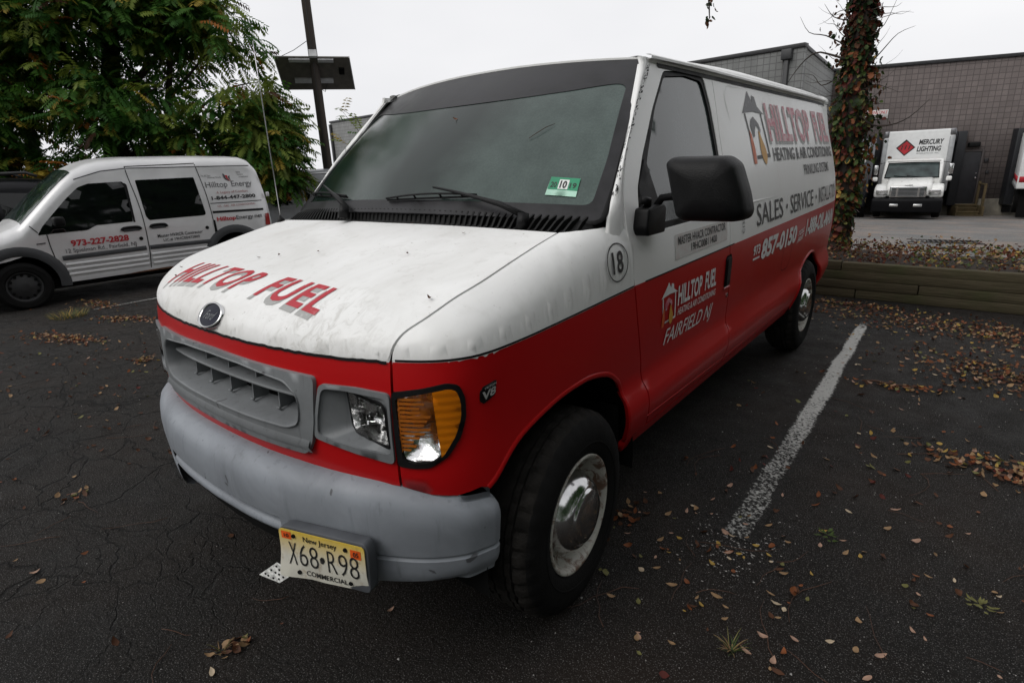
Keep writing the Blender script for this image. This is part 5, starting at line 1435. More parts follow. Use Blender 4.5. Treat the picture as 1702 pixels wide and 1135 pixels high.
# leaves on the bare twigs and on the hanging sprig
mb=MB()
def addleaf(p,c,s=1.):
    me=rv.choice(leafmeshes[c]); M_=Matrix.Translation(rel(p))@Matrix.Rotation(rv.uniform(0,6.3),4,'Z')@Matrix.Rotation(rv.uniform(.4,1.6),4,'Y')@Matrix.Scale(s,4); mb.add([M_@v.co for v in me.vertices],[tuple(q.vertices) for q in me.polygons],ivm.index(c))
for p,s in(((.15,6.5,2.19),.5),((.22,6.5,2.17),.6),((.30,6.5,2.2),.5),((.10,6.5,2.08),.5),((.35,6.5,2.02),.6),((.28,6.45,2.0),.4)): addleaf(p,'red',s)
for i in range(80): addleaf((.50-abs(rv.gauss(0,.10)),6.5+rv.gauss(0,.06),rv.uniform(2.45,3.3)),rv.choice(['brown','dkgreen','brown']),rv.uniform(.3,.6))
for i in range(20): addleaf((-.775+rv.gauss(0,.035),5.68+rv.gauss(0,.04),3.08+rv.uniform(-.10,.22)),rv.choice(['dkgreen','brown','dkgreen']),rv.uniform(.4,.75))
o=mb.build('twig_leaves',None,it,True,[LC[k] for k in ivm]); o['kind']='stuff'
# ------------------------------------------------------------------ warehouses
def block(name,c1,c2,mortar,bw=.235,bh=.235,stain=.5):
    m,nt,b=new_mat(name); L=nt.links; tc=N(nt,'TexCoord'); sx=N(nt,'SeparateXYZ'); L.new(tc.outputs['Object'],sx.inputs[0])
    cb=N(nt,'CombineXYZ'); L.new(math_(nt,'ADD',sx.outputs[0],sx.outputs[1]),cb.inputs[0]); L.new(sx.outputs[2],cb.inputs[1])
    br=N(nt,'TexBrick'); br.offset=0.; br.squash=1.; L.new(cb.outputs[0],br.inputs['Vector'])
    for k,val in (('Scale',1.),('Mortar Size',.014),('Mortar Smooth',.35),('Bias',0.),('Brick Width',bw),('Row Height',bh)): br.inputs[k].default_value=val
    br.inputs['Color1'].default_value=c1+(1,); br.inputs['Color2'].default_value=c2+(1,); br.inputs['Mortar'].default_value=mortar+(1,)
    n=noise(nt,tc.outputs['Object'],.8,6,.6); n2=noise(nt,coords(nt,(3,3,.25)),1.,5)
    c=mix(nt,ramp(nt,n,[(.35,0.),(.7,stain)]),br.outputs['Color'],tuple(x*.55 for x in c1)); c=mix(nt,ramp(nt,n2,[(.5,0.),(.75,stain*.8)]),c,tuple(x*.5 for x in c1))
    n3=noise(nt,tc.outputs['Object'],30,3); c=mix(nt,ramp(nt,n3,[(.35,.25),(.6,0.)]),c,mortar)
    L.new(c,b.inputs['Base Color']); b.inputs['Roughness'].default_value=.9; b.inputs['Specular IOR Level'].default_value=.2
    bumpn(nt,math_(nt,'SUBTRACT',math_(nt,'MULTIPLY',n3,.3),br.outputs['Fac']),.6,.02,b); return m
M['blk_grey']=block('grey_scored_block_masonry',(.27,.275,.27),(.235,.24,.235),(.135,.135,.135))
M['blk_brown']=block('brown_grey_scored_block_masonry',(.175,.148,.142),(.138,.118,.114),(.068,.060,.058),stain=.55)
M['coping']=pm('dark_metal_coping',(.022,.022,.024),.5,var=.2)
M['pipe']=pm('dark_grey_downspout',(.035,.036,.038),.5,var=.2)
bl=thing('long_warehouse','long grey block warehouse wall reaching back behind the van','warehouse',(-3.68,22.6,0),math.atan2(3.6,-33.92)+PI)
# local +X runs from the far left end (-34.1) to the near corner (0)
def part(name,b,mat,par,w=0): return bbox(name,b,mat,par,w)
part('wall',(-34.1,-.002,0,.30,-2.6,5.10),M['blk_grey'],bl)
part('coping',(-34.18,.03,-.05,.32,5.10,5.24),M['coping'],bl,.01)
part('downspout',(-.62,-.46,-.16,-.003,-2.4,4.75),M['pipe'],bl,.02)
part('downspout_hopper',(-.72,-.36,-.22,-.003,4.75,5.09),M['pipe'],bl,.02)
part('downspout',(-34.1,-33.9,-.17,-.003,-2.4,5.0),M['pipe'],bl,.02)
side=bpy.data.objects.new('side_wall',None); link(side,bl); side.location=(0,.0,0); side.rotation_euler=(0,0,-math.radians(6)+math.radians(90+16.0))
part('wall',(.302,11.0,.0,.28,-2.6,5.08),M['blk_grey'],side); part('coping',(.26,11.0,-.05,.31,5.082,5.215),M['coping'],side,.01)
b2=thing('brown_warehouse','brown block warehouse with loading docks and a steel door at right','warehouse',(-2.80,31.7,0),math.atan2(1.8,5.37))
part('wall',(-4,22,0,.30,-.90,5.08),M['blk_brown'],b2); part('coping',(-4.05,22.05,-.06,.34,5.08,5.22),M['coping'],b2,.01)
conc=pm('stained_concrete',(.13,.118,.095),.9,var=.45,scale=3,bump=.4)
part('concrete_base',(-4,22,-.04,.30,-2.4,-.902),conc,b2)
part('control_joint',(4.90,4.92,-.004,.0,-.9,5.0),M['coping'],b2) if 0 else None
dr=part('door',(4.10,4.86,-.05,-.004,-1.10,1.20),pm('dark_grey_steel_door',(.022,.022,.026),.5,var=.25),b2,.006)
part('door_handle',(4.74,4.79,-.12,-.052,-.02,.08),M['chrome'],dr,.01); part('door_lock',(4.75,4.79,-.085,-.052,.22,.27),M['chrome'],dr,.008)
fr=pm('brown_door_frame',(.055,.046,.045),.6)
for b in((4.02,4.095,-.07,-.003,-1.1,1.28),(4.865,4.94,-.07,-.003,-1.1,1.28),(4.096,4.864,-.07,-.003,1.205,1.28)): part('door_frame',b,fr,b2,.004)
part('wall_lamp',(4.26,4.70,-.22,-.003,1.42,1.62),M['plastic'],b2,.03)
part('junction_box',(5.00,5.14,-.10,-.003,.74,.90),M['coping'],b2,.01); part('junction_box',(5.13,5.24,-.10,-.003,.22,.36),M['coping'],b2,.01)
pad=pm('black_dock_pad_vinyl',(.010,.011,.014),.55,var=.3); yel=pm('worn_yellow_guide_strip',(.20,.12,.02),.6,var=.3)
def shelter(x0,x1,par,ztop=2.12,zb=-1.15,w=.36):
    s=bpy.data.objects.new('dock_shelter',None); link(s,par)
    part('dock_pad',(x0,x0+w,-.55,-.003,zb,ztop),pad,s,.03); part('dock_pad',(x1-w,x1,-.55,-.003,zb,ztop),pad,s,.03); part('dock_pad',(x0+w+.003,x1-w-.003,-.55,-.003,ztop-.45,ztop),pad,s,.03)
    part('dock_opening',(x0+w,x1-w,-.02,-.004,zb,ztop-.45),M['dark'],s)
    return s
shelter(.95,4.04,b2); s3=shelter(5.86,9.3,b2); part('guide_strip',(6.23,6.29,-.53,-.10,-1.1,1.70),yel,s3); shelter(-2.6,.72,b2)
part('dock_bumper',(6.0,6.3,-.22,-.045,-1.5,-1.2),M['rubber'],b2,.02)
# sign on the wall
sg_=thing('dock_sign','white wall sign with red ONLY lettering right of the ivy tree','sign')
sg_.parent=None; sg_.location=b2.location; sg_.rotation_euler=b2.rotation_euler
part('sign_board',(-.05,.92,-.03,-.004,2.86,3.26),pm('white_sign_board',(.62,.60,.58),.5,var=.15),sg_)
def Wl(a,b,o=0.): return (a,-.032-o,b)
lettering('sign_text','PARKING ONLY',R4(.0,.88,3.08,3.22),Wl,pm('red_sign_print',(.5,.02,.03),.5),sg_,off=.003,bold=.01)
lettering('sign_text','DOCK 9 K',R4(-.0,.62,2.90,3.03),Wl,M['i_black'],sg_,off=.003,bold=.01) if 0 else lettering('sign_text','AT DOCK',R4(.15,.72,2.90,3.03),Wl,M['i_black'],sg_,off=.003,bold=.01)
# wooden steps to the steel door
st=thing('wooden_steps','weathered wooden steps below the grey steel door','steps'); st.location=b2.location; st.rotation_euler=b2.rotation_euler
sw=woodmat('yellowed_step_boards',(.11,.082,.045),(.17,.13,.07))
for i in range(4):
    part('step_tread',(4.02,4.93,-.06-.27*(i+1),-.06-.27*i-.004,-1.13-.14*i-.045,-1.13-.14*i),sw,st,.005)
    part('step_riser',(4.05,4.90,-.06-.27*(i+1)+.02,-.06-.27*(i+1)+.045,-1.13-.14*(i+1),-1.13-.14*i-.047),sw,st,.003)
for x in(3.96,4.96): part('stringer',(x-.03,x+.03,-1.15,-.06,-1.75,-1.16),sw,st,.005)
part('rail_post',(4.93,5.02,-.90,-.81,-1.7,-.25),sw,st,.005); part('rail_post',(4.93,5.02,-.16,-.07,-1.2,-.10),sw,st,.005)
part('handrail',(4.94,5.01,-.92,-.07,-.24,-.18),sw,st,.005)
# utility pole with a solar panel
pb=pm('weathered_pole_wood',(.050,.040,.033),.9,var=.4,scale=3,bump=.7,bscale=24,stretch=(1,1,.12))
px_,py_=-12.45,8.33; pz=gz(px_,py_)
pole=thing('utility_pole','dark wooden utility pole between the leafy trees and the van','pole',(px_,py_,pz))
V,F=tube_vf([(0,0,-.2),(0,0,3),(0.0,0,6),(0,0,9.5)],[.135,.125,.115,.10],16); obj('shaft',V,F,pb,pole)
tube('ground_wire',[(.10,-.09,0),(.095,-.085,4),(.085,-.075,9)],.008,M['coping'],pole,5)
wirem=pm('black_cable',(.02,.02,.02),.6)
tube('service_wire',[(px_,py_,4.95),(px_-.55,py_-.20,4.72),(px_-1.1,py_-.45,4.55)],.008,wirem,None,5)
bpy.data.objects['service_wire'].parent=pole; bpy.data.objects['service_wire'].matrix_parent_inverse=Matrix.Translation((-px_,-py_,-pz))
def rp(d,z_,pxl=None): return Vector((px_,py_,z_))
# panel: its underside faces the camera
A=Vector((-12.63,7.63,4.46))+Vector((-.05,0,0)); 
cdir=Vector((px_-1.9357,py_+1.4817,0)).normalized(); rdir=Vector((cdir.y,-cdir.x,0))
top_c=Vector((px_,py_,4.47))-cdir*.22; bot_c=Vector((px_,py_,3.78))+cdir*.55
sp_=thing('solar_panel','dark solar panel with pale brackets mounted on the utility pole','solar panel',tuple(top_c))
lx=rdir; ly=(bot_c-top_c); ll=ly.length; ly.normalize(); lz=lx.cross(ly)
sp_.rotation_euler=Matrix((lx,ly,lz)).transposed().to_euler()
sgn=1 if lz.z<0 else -1
pbk=pm('dark_panel_backsheet',(.115,.104,.088),.5,var=.3); alum=pm('aluminium_rail',(.55,.55,.55),.4,.6)
V,F=box_vf(-.98,.92,0,ll,-.02,.02); V=[(x+(y/ll)*.10,y,z) for x,y,z in V]; obj('panel',V,F,pbk,sp_,smooth=False)
zb=-.022 if (lz.dot(Vector((0,0,1)))>0) else .022
s_=-1 if zb<0 else 1
for x0,x1,y0,y1 in((-.62,-.10,.03,.12),(.10,.50,.03,.12),(-.55,-.08,ll*.62,ll*.75),(.12,.45,ll*.62,ll*.75)):
    obj('bracket',*box_vf(x0,x1,y0,y1,min(zb,zb+s_*.05),max(zb,zb+s_*.05)),alum,sp_,smooth=False)
obj('junction_box',*box_vf(.62,.76,ll*.3,ll*.48,min(zb,zb+s_*.05),max(zb,zb+s_*.05)),M['dark'],sp_,smooth=False)
for x0 in(-.98,.90): V,F=box_vf(x0,x0+.025,0,ll,-.03,.03); obj('frame',[(x+(y/ll)*.10,y,z) for x,y,z in V],F,alum,sp_,smooth=False)
tube('cable',[(.3,ll*.7,zb+s_*.03),(.2,ll*.98,zb+s_*.10),(.05,ll*.9,zb+s_*.04)],.010,wirem,sp_,5)
obj('pole_clamp',*box_vf(-.10,.10,-.06,.0,-.05,.20) if s_<0 else box_vf(-.10,.10,-.06,.0,-.20,.05),alum,sp_,smooth=False)
# ------------------------------------------------------------------ generic lofted car body (local X towards the seen side, Y from front to back)
def car_body(name,par,mat,ST,WM,HH,tum,h0=.28,crown=.03,belt=.95,wheels=()):
    def Wd(a,h):
        w=interp(a,[p[0] for p in WM],[p[1] for p in WM])
        return w-(tum*max(0,(h-belt)/.95)**1.25)-.03*max(0,(.55-h)/.3)
    def Ht(a): return interp(a,[p[0] for p in HH],[p[1] for p in HH])
    secs=[]; NH=10; NR=7
    for a in ST:
        H=Ht(a); r=min(.20,(H-.35)*.30); hs=H-r; row=[]
        for i in range(NH+1): h=h0+(hs-h0)*i/NH; row.append((Wd(a,h),h))
        w0=row[-1][0]; rx=min(.26,w0*.4)
        for i in range(1,NR+1): t=PI/2*i/NR; row.append((w0-rx+rx*math.cos(t)**.9 if i<NR else w0-rx,hs+r*math.sin(t)))
        row.append((0,H+crown)); secs.append(row)
    V=[];F=[]; m=len(secs[0])
    for a,row in zip(ST,secs):
        for x,h in row: V.append((x,a,h))
        for x,h in reversed(row[:-1]): V.append((-x,a,h))
    mm=2*m-1
    def inw(a,h): return any(math.hypot(a-wa,h-wh)<wr for wa,wh,wr in wheels)
    for i in range(len(ST)-1):
        for j in range(mm-1):
            q=(i*mm+j,i*mm+j+1,(i+1)*mm+j+1,(i+1)*mm+j)
            ca=sum(V[k][1] for k in q)/4; chh=sum(V[k][2] for k in q)/4
            if (j<NH-3 or j>mm-1-NH+2) and inw(ca,chh): continue
            F.append(q)
    F.append(tuple(range(mm))); F.append(tuple((len(ST)-1)*mm+k for k in range(mm-1,-1,-1)))
    o=obj(name,V,F,mat,par); sharp(o,38)
    return o,Wd,Ht
def lin(a,b,n): return [a+(b-a)*i/n for i in range(n+1)]
def small_wheel(par,x,y,r,w,rimr,rimmat,flip=False):
    e=bpy.data.objects.new('wheel',None); link(e,par)
    V,F=lathe_vf([(rimr,w/2-.02),(rimr+.02,w/2),(r*.86,w/2+.004),(r-.018,w/2-.012),(r,w/2-.035),(r,-w/2+.03),(rimr,-w/2)],40); o=obj('tyre',V,F,M['tyre'],e); sharp(o,30)
    V,F=lathe_vf([(rimr+.002,w/2-.012),(rimr-.012,w/2-.016),(rimr-.03,w/2-.05),(rimr*.72,w/2-.035),(rimr*.55,w/2-.03),(rimr*.34,w/2-.012),(rimr*.2,w/2-.008),(0,w/2-.008)],40); o=obj('rim',V,F,rimmat,e); sharp(o,30)
    for k in range(12):
        a=2*PI*k/12; cs=[(w/2-.030,rimr*.78*math.cos(a)+.02*math.cos(t),rimr*.78*math.sin(a)+.02*math.sin(t)) for t in [2*PI*q/8 for q in range(8)]]
        obj('vent_hole',cs,[tuple(range(8))],M['dark'],e,smooth=False)
    e.location=(x,y,r); e.rotation_euler=(0,0,PI if flip else 0); return e
# ---- silver cargo van
silver=pm('dusty_silver_paint',(.66,.66,.665),.34,.2,var=.08,scale=2.5,coat=.3)
dgl=pm('dark_tinted_glass',(.004,.005,.005),.05,var=.3,spec=.4)
grt=pm('dark_grey_trim',(.05,.052,.056),.6,var=.2); rustm=pm('rusty_sill',(.10,.045,.02),.8,var=.5,scale=18)
tcv=thing('compact_van','silver grey compact cargo van with dark side windows parked at left','van',(-8.989,-.516,-.077),-.056)
ST=sorted(set([0,.03,.06,.12,.2,.3]+lin(.4,1.4,20)+lin(1.4,2.2,12)+lin(2.3,4.1,30)+[4.2,4.27,4.33,4.38,4.42,4.45,4.47,4.49,4.505,4.52,4.53]))
tb,TW,TH=car_body('body',tcv,silver,ST,[(0,.55),(.06,.68),(.2,.79),(.5,.85),(.9,.875),(3.9,.875),(4.3,.86),(4.45,.825),(4.53,.76)],
    [(0,.70),(.05,.82),(.3,.95),(.78,1.05),(.99,1.13),(1.2,1.33),(1.42,1.54),(1.6,1.70),(1.77,1.83),(1.96,1.92),(2.15,1.965),(2.47,1.985),(3.5,1.985),(4.2,1.965),(4.33,1.92),(4.42,1.81),(4.47,1.50),(4.50,1.15),(4.52,.8),(4.53,.5)],.19,h0=.30,wheels=((.87,.33,.475),(3.78,.33,.475)))
Ts=lambda a,h,o=0.:(TW(a,h)+o,a,h)
def tcp(name,poly,mat,par=tcv,off=.004,lip=.006,step=.12,r=.02): return panel(name,rnd(poly,r) if r else poly,Ts,mat,par,step=step,off=off,lip=lip)
tcp('front_window',[(1.16,.99),(1.24,1.10),(1.39,1.25),(1.60,1.45),(1.77,1.59),(1.90,1.635),(2.34,1.645),(2.36,1.54),(2.33,1.06),(1.86,1.055),(1.74,1.00)],dgl)
tcp('window_frame',[(2.345,1.63),(2.385,1.60),(2.36,1.05),(2.335,1.05)],M['rubber'],off=.006)
tcp('sliding_door_window',[(2.51,1.655),(3.35,1.66),(3.39,1.08),(3.36,1.06),(2.55,1.06),(2.52,1.12)],dgl)
for pts in([(1.26,.99),(1.27,.75),(1.33,.32)],[(2.425,1.86),(2.43,1.70),(2.47,1.23),(2.46,.64),(2.43,.33)],[(3.42,1.86),(3.45,1.6),(3.475,1.32),(3.48,.80),(3.46,.60)],[(2.425,1.855),(3.42,1.875)],[(3.50,1.235),(4.38,1.225)],[(1.17,1.02),(1.10,1.12)]):
    ribbon('panel_gap',smooth_poly(pts,4,closed=False) if len(pts)>2 else dens(pts,.1,False),.012,Ts,M['rubber'],tcv,off=.0035)
ribbon('sliding_rail',dens([(3.50,1.095),(4.37,1.075)],.1,False),.036,Ts,M['rubber'],tcv,off=.010,h=.006)
tcp('sliding_rail_end',[(3.475,.97),(3.505,.97),(3.51,.78),(3.48,.78)],M['rubber'],off=.012)
for a0,a1,z in((2.15,2.41,.965),(2.535,2.775,.97)):
    ribbon('door_handle',smooth_poly([(a0,z-.025),(a0+.04,z+.012),(a1-.04,z+.012),(a1,z-.025)],4,closed=False),.038,Ts,M['plastic'],tcv,off=.03,h=.02)
    tcp('handle_recess',[(a0+.02,z-.045),(a1-.02,z-.045),(a1-.02,z+.005),(a0+.02,z+.005)],grt,off=.005,r=.01)
for a,z in((2.38,.80),(3.36,.86)): tcp('door_plug',[(a+.028*math.cos(k*PI/5),z+.028*math.sin(k*PI/5)) for k in range(10)],M['plastic'],off=.008,r=0)
ribbon('side_moulding',dens([(1.36,.645),(2.42,.655)],.1,False),.065,Ts,grt,tcv,off=.022,h=.012); ribbon('side_moulding',dens([(2.47,.655),(3.37,.640)],.1,False),.062,Ts,grt,tcv,off=.022,h=.012)
for z,a0 in((.545,1.38),(.475,1.38),(.405,1.39)):
    for s0,s1 in((a0,2.42),(2.48,3.37)): ribbon('door_rib',dens([(s0,z),(s1,z)],.1,False),.045,Ts,silver,tcv,off=.018,h=.016)
tcp('sill',[(1.32,.30),(3.40,.30),(3.40,.345),(1.32,.345)],silver,off=.006,r=0); tcp('sill_rust',[(2.0,.292),(2.9,.292),(2.7,.318),(2.3,.312)],rustm,off=.008,r=0)
for wa in(.87,3.78):
    arc=[(wa+.47*math.cos(t),.33+.47*math.sin(t)) for t in lin(-.15,PI+.15,24)]
    ribbon('arch_flare',arc,.13,Ts,grt,tcv,off=.030,h=.024)
    V=[];F=[]
    for k,t in enumerate(lin(-.1,PI+.1,16)):
        for x in(.86,.40): V.append((x,wa+.42*math.cos(t),.33+.42*math.sin(t)))
    for k in range(16): F.append((2*k,2*k+1,2*k+3,2*k+2))
    c=len(V); V.append((.40,wa,.33)); F+=[(c,2*k+1,2*k+3) for k in range(16)]; obj('arch_liner',V,F,M['dark'],tcv)
stl=pm('grimy_black_steel_wheel',(.020,.020,.021),.6,var=.4)
for y in(.87,3.78): small_wheel(tcv,.775,y,.325,.205,.20,stl); small_wheel(tcv,-.775,y,.325,.205,.20,stl,True)
obj('underbody',*box_vf(-.75,.75,.1,4.4,.22,.34),M['dark'],tcv,smooth=False); 
# windscreen lying on the sloping front
V=[];F=[];n=12
for i in range(n+1):
    a=1.03+(1.755-1.03)*i/n; H=TH(a)
    for k in range(13):
        u=-1+2*k/12; wl=TW(a,H-.2)-.13; x=u*wl; z=H+.030*(1-abs(x)/(wl+.13)) +.006 - .030*abs(u)**6
        V.append((x,a-.004,z))
F=[(i*13+k,i*13+k+1,(i+1)*13+k+1,(i+1)*13+k) for i in range(n) for k in range(12)]
obj('windshield',V,F,pm('greenish_windscreen',(.02,.032,.028),.05,var=.5,scale=4),tcv)
o=bbox('mirror',(.93,1.10,1.34,1.47,1.09,1.22),M['plastic'],tcv,.03,3)
obj('mirror_arm',*tube_vf([(.84,1.42,1.08),(.95,1.42,1.13)],.03,8),M['plastic'],tcv)
tcp('tail_lamp',[(4.36,.80),(4.455,.80),(4.46,1.00),(4.385,1.00)],pm('red_lamp_lens',(.30,.012,.01),.15),off=.012,step=.03)
o=bbox('rear_hinge',(.80,.84,4.47,4.52,1.28,1.36),silver,tcv,.01)
ribbon('roof_gutter',dens([(1.75,1.70),(2.1,1.80),(2.43,1.83),(4.30,1.815)],.15,False),.014,Ts,grt,tcv,off=.006)
def tl(body,q,mat,bold=.0,shear=.0): return lettering('side_lettering',body,q,Ts,mat,tcv,off=.007,bold=bold,shear=shear)
rd=pm('red_vinyl_print',(.42,.02,.03),.5); gk=pm('dark_grey_vinyl_print',(.05,.05,.055),.5); bk=pm('black_vinyl_print',(.015,.015,.017),.5); pr_=pm('faded_red_print',(.35,.12,.12),.5)
tl('973-227-2828',R4(1.50,2.22,.79,.88),rd,.035); tl('12 Spielman Rd., Fairfield, NJ',R4(1.42,2.30,.69,.765),gk)
tl('Master HVACR Contractor',R4(2.61,3.28,.785,.835),bk,.008); tl('LIC.# 19HC00472800',R4(2.68,3.22,.715,.76),bk,.008)
tl('Hilltop',R4(3.50,3.85,1.455,1.575),gk,-.004); tl('Energy',R4(3.92,4.27,1.455,1.575),gk,-.004)
tl('A Legacy of Comfort',R4(3.64,4.17,1.37,1.42),pr_); tl('1-844-447-2800',R4(3.54,4.28,1.285,1.345),bk,.03)
tl('OIL . GAS . AIR CONDITIONING',R4(3.60,4.24,1.165,1.20),pr_); tl('Hilltop',R4(3.54,3.85,.925,1.01),rd,.03); tl('Energy.net',R4(3.86,4.32,.925,1.01),bk,.008)
tl('For All Your',R4(3.47,3.62,1.66,1.69),gk); tl('Heating Needs',R4(3.56,3.78,1.625,1.655),gk); tl('Sales',R4(4.05,4.12,1.70,1.73),gk); tl('Service',R4(4.06,4.16,1.665,1.69),gk); tl('Installation',R4(4.08,4.24,1.625,1.65),gk)
tl('TRANSIT',R4(1.12,1.27,.80,.825),gk) if 0 else None
tcp('fender_badge',[(1.12,.865),(1.22,.87),(1.22,.885),(1.12,.88)],grt,off=.006,r=0)
fl=bpy.data.objects.new('flame_logo',None); link(fl,tcv)
for j,(dx,mt_) in enumerate(((0,gk),(.035,rd),(.07,gk))):
    pts=smooth_poly([(3.82+dx,1.70-j*.03),(3.855+dx,1.665),(3.85+dx,1.63),(3.90+dx*.4,1.575),(3.845+dx,1.60),(3.82+dx,1.64)],4); panel('flame',pts,Ts,mt_,fl,step=.1,off=.007,lip=0)
# ---- dark SUV at the far left
suvp=pm('black_suv_paint',(.006,.006,.008),.3,var=.2,coat=.1,spec=.2)
suv=thing('parked_suv','black SUV with roof rails behind the silver van at left edge','suv',(-12.2,-2.75,-.12),-.04)
ST=sorted(set([0,.04,.1,.2,.4]+lin(.6,4.6,40)+[4.66,4.7,4.74,4.77,4.8]))
sb,SW,SH=car_body('body',suv,suvp,ST,[(0,.6),(.1,.78),(.4,.9),(1,.94),(4.2,.94),(4.6,.88),(4.8,.78)],[(0,.7),(.1,.88),(1.2,1.08),(1.4,1.15),(2.1,1.70),(2.4,1.78),(3.9,1.81),(4.42,1.78),(4.64,1.45),(4.72,1.05),(4.8,.55)],.30,belt=1.05,h0=.35,wheels=((.95,.37,.44),(3.8,.37,.44)))
Sx=lambda a,h,o=0.:(SW(a,h)+o,a,h)
for poly in([(1.75,1.10),(2.15,1.55),(2.75,1.60),(2.75,1.10)],[(2.83,1.10),(2.83,1.60),(3.55,1.60),(3.60,1.10)],[(3.68,1.10),(3.63,1.59),(4.15,1.55),(4.40,1.15)]): panel('window',rnd(poly,.04),Sx,dgl,suv,step=.15,off=.005,lip=.005)
for x in(.62,-.62): tube('roof_rail',[(x,2.35,1.80),(x,2.5,1.88),(x,4.15,1.91),(x,4.3,1.84)],.028,pm('dark_roof_rail',(.05,.05,.05),.4,.5) if x>0 else bpy.data.materials['dark_roof_rail'],suv,8)
for y in(2.7,3.7): tube('cross_bar',[(-.62,y,1.90),(.62,y,1.90)],.022,bpy.data.materials['dark_roof_rail'],suv,8)
for y in(.95,3.8): small_wheel(suv,.82,y,.37,.23,.23,stl); small_wheel(suv,-.82,y,.37,.23,.23,stl,True)
panel('tail_lamp',rnd([(4.45,.95),(4.62,.95),(4.60,1.25),(4.48,1.25)],.02),Sx,bpy.data.materials['red_lamp_lens'],suv,step=.06,off=.008,lip=.006)
# ---- grey passenger van behind the pole
gvp=pm('dull_grey_van_paint',(.23,.235,.245),.4,var=.12)
gv=thing('passenger_van','grey passenger van with dark windows parked behind the utility pole','van',(-12.62,5.75,-.32),-.03)
ST=sorted(set([0,.03,.08,.15]+lin(.3,5.0,40)+[5.1,5.2,5.25,5.3]))
gb,GW,GH=car_body('body',gv,gvp,ST,[(0,.80),(.08,.92),(.3,.98),(4.4,.98),(5.0,.93),(5.3,.75)],[(0,.5),(.03,1.7),(.10,1.88),(.3,1.94),(3.6,1.96),(3.9,1.88),(4.5,1.35),(5.2,1.1),(5.3,.6)],.22,belt=1.05,h0=.35,wheels=((1.1,.37,.42),(4.5,.37,.42)))
Gx=lambda a,h,o=0.:(GW(a,h)+o,a,h)
for a0,a1 in((.35,1.12),(1.28,2.05),(2.2,2.95)): 
    panel('window',rnd([(a0,1.13),(a0+.03,1.66),(a1-.03,1.66),(a1,1.13)],.09),Gx,dgl,gv,step=.15,off=.005,lip=.005)
panel('tail_lamp',rnd([(.03,.95),(.13,.95),(.14,1.45),(.05,1.45)],.02),Gx,bpy.data.materials['red_lamp_lens'],gv,step=.06,off=.010,lip=.006)
tube('roof_gutter',[(.80,.15,1.86),(.80,3.6,1.88)],.018,silver,gv,6)
ribbon('side_crease',dens([(.1,1.0),(4.9,.98)],.2,False),.02,Gx,gvp,gv,off=.008,h=.008)
ribbon('window_frame',rnd([(.28,1.06),(.30,1.72),(3.0,1.73),(3.0,1.06)],.06),.02,Gx,gvp,gv,off=.010,h=.008,closed=True)
for y in(1.1,4.5): small_wheel(gv,.85,y,.36,.23,.21,stl); small_wheel(gv,-.85,y,.36,.23,.21,stl,True)
# ---- delivery truck at the dock
tw_=pm('truck_white_paint',(.80,.80,.78),.3,var=.05,coat=.3); tg=pm('truck_box_white',(.72,.73,.73),.4,var=.06); tgrey=pm('truck_box_corner_grey',(.35,.36,.37),.45,.4,var=.15)
tk=thing('delivery_truck','white box truck with MERCURY LIGHTING on its front backed into the dock','truck',(-.27,26.9,-1.27),.045)
def pz(name,poly,x0,x1,mat,par,w=.03):
    "side profile (y,z) extruded across x"
    V,F=prism_vf(poly,x1-x0,lambda y,z,d:(x0+d,y,z)); o=obj(name,V,F,mat,par); return bevel(o,w,3) if w else o
bx=bbox('cargo_box',(-1.25,1.25,2.45,6.3,.95,3.47),tg,tk,.06,3)
for x0,x1 in((-1.262,-1.06),(1.06,1.262)):
    o=bbox('box_corner',(x0,x1,2.438,2.66,.96,3.20),tgrey,bx,.04,2)
    bbox('corner_cap',(x0-.004,x1+.004,2.43,2.7,3.20,3.482),pm('corner_cap_metal',(.20,.20,.21),.35,.7,var=.3) if x0<0 else bpy.data.materials['corner_cap_metal'],bx,.05,2)
bbox('box_skirt_stripe',(1.2515,1.256,2.7,6.2,1.0,1.12),rd,bx,0)
def Bx(a,b,o=0.): return (a,2.449-o,b)
lg=bpy.data.objects.new('diamond_logo',None); link(lg,tk)
panel('logo_diamond',[(-.76,2.78),(-.42,3.12),(-.06,2.78),(-.42,2.44)],Bx,M['i_black'],lg,step=.3,off=.003,lip=0)
panel('logo_face',[(-.70,2.77),(-.40,3.04),(-.12,2.78),(-.42,2.50)],Bx,rd,lg,step=.3,off=.006,lip=0)
for k in range(3): panel('logo_bar',[(-.58+k*.13,2.70+.0*k),(-.54+k*.13,2.70),(-.50+k*.13,2.88),(-.54+k*.13,2.88)],Bx,M['i_black'],lg,step=.3,off=.009,lip=0)
lettering('box_lettering','MERCURY',R4(.04,.90,2.88,3.09),Bx,bk,tk,off=.004,bold=.035,shear=.15); lettering('box_lettering','LIGHTING',R4(.0,.84,2.60,2.81),Bx,bk,tk,off=.004,bold=.035,shear=.15)
lettering('box_lettering','PRODUCTS CO. INC.',R4(.0,.80,2.50,2.55),Bx,gk,tk,off=.004)
for x in(-.75,-.38,0,.38,.75): bbox('marker_lamp',(x-.035,x+.035,2.40,2.449,2.26,2.30),pm('amber_marker',(.5,.14,.02),.3) if x==-.75 else bpy.data.materials['amber_marker'],bx,.008)
cab=pz('cab',[(1.10,1.25),(1.05,1.58),(1.62,2.20),(1.80,2.30),(2.40,2.32),(2.40,.75),(1.10,.75)],-1.03,1.03,tw_,tk,.09)
ws_=obj('windshield',[(-.93,1.085,1.60),(.93,1.085,1.60),(.87,1.575,2.17),(-.87,1.575,2.17),(0,1.00,1.60),(0,1.50,2.19)],[(0,4,5,3),(4,1,2,5)],pm('truck_windscreen',(.035,.05,.05),.05,var=.6,scale=3),tk,smooth=False)
for v in ws_.data.vertices: v.co.y-=.03
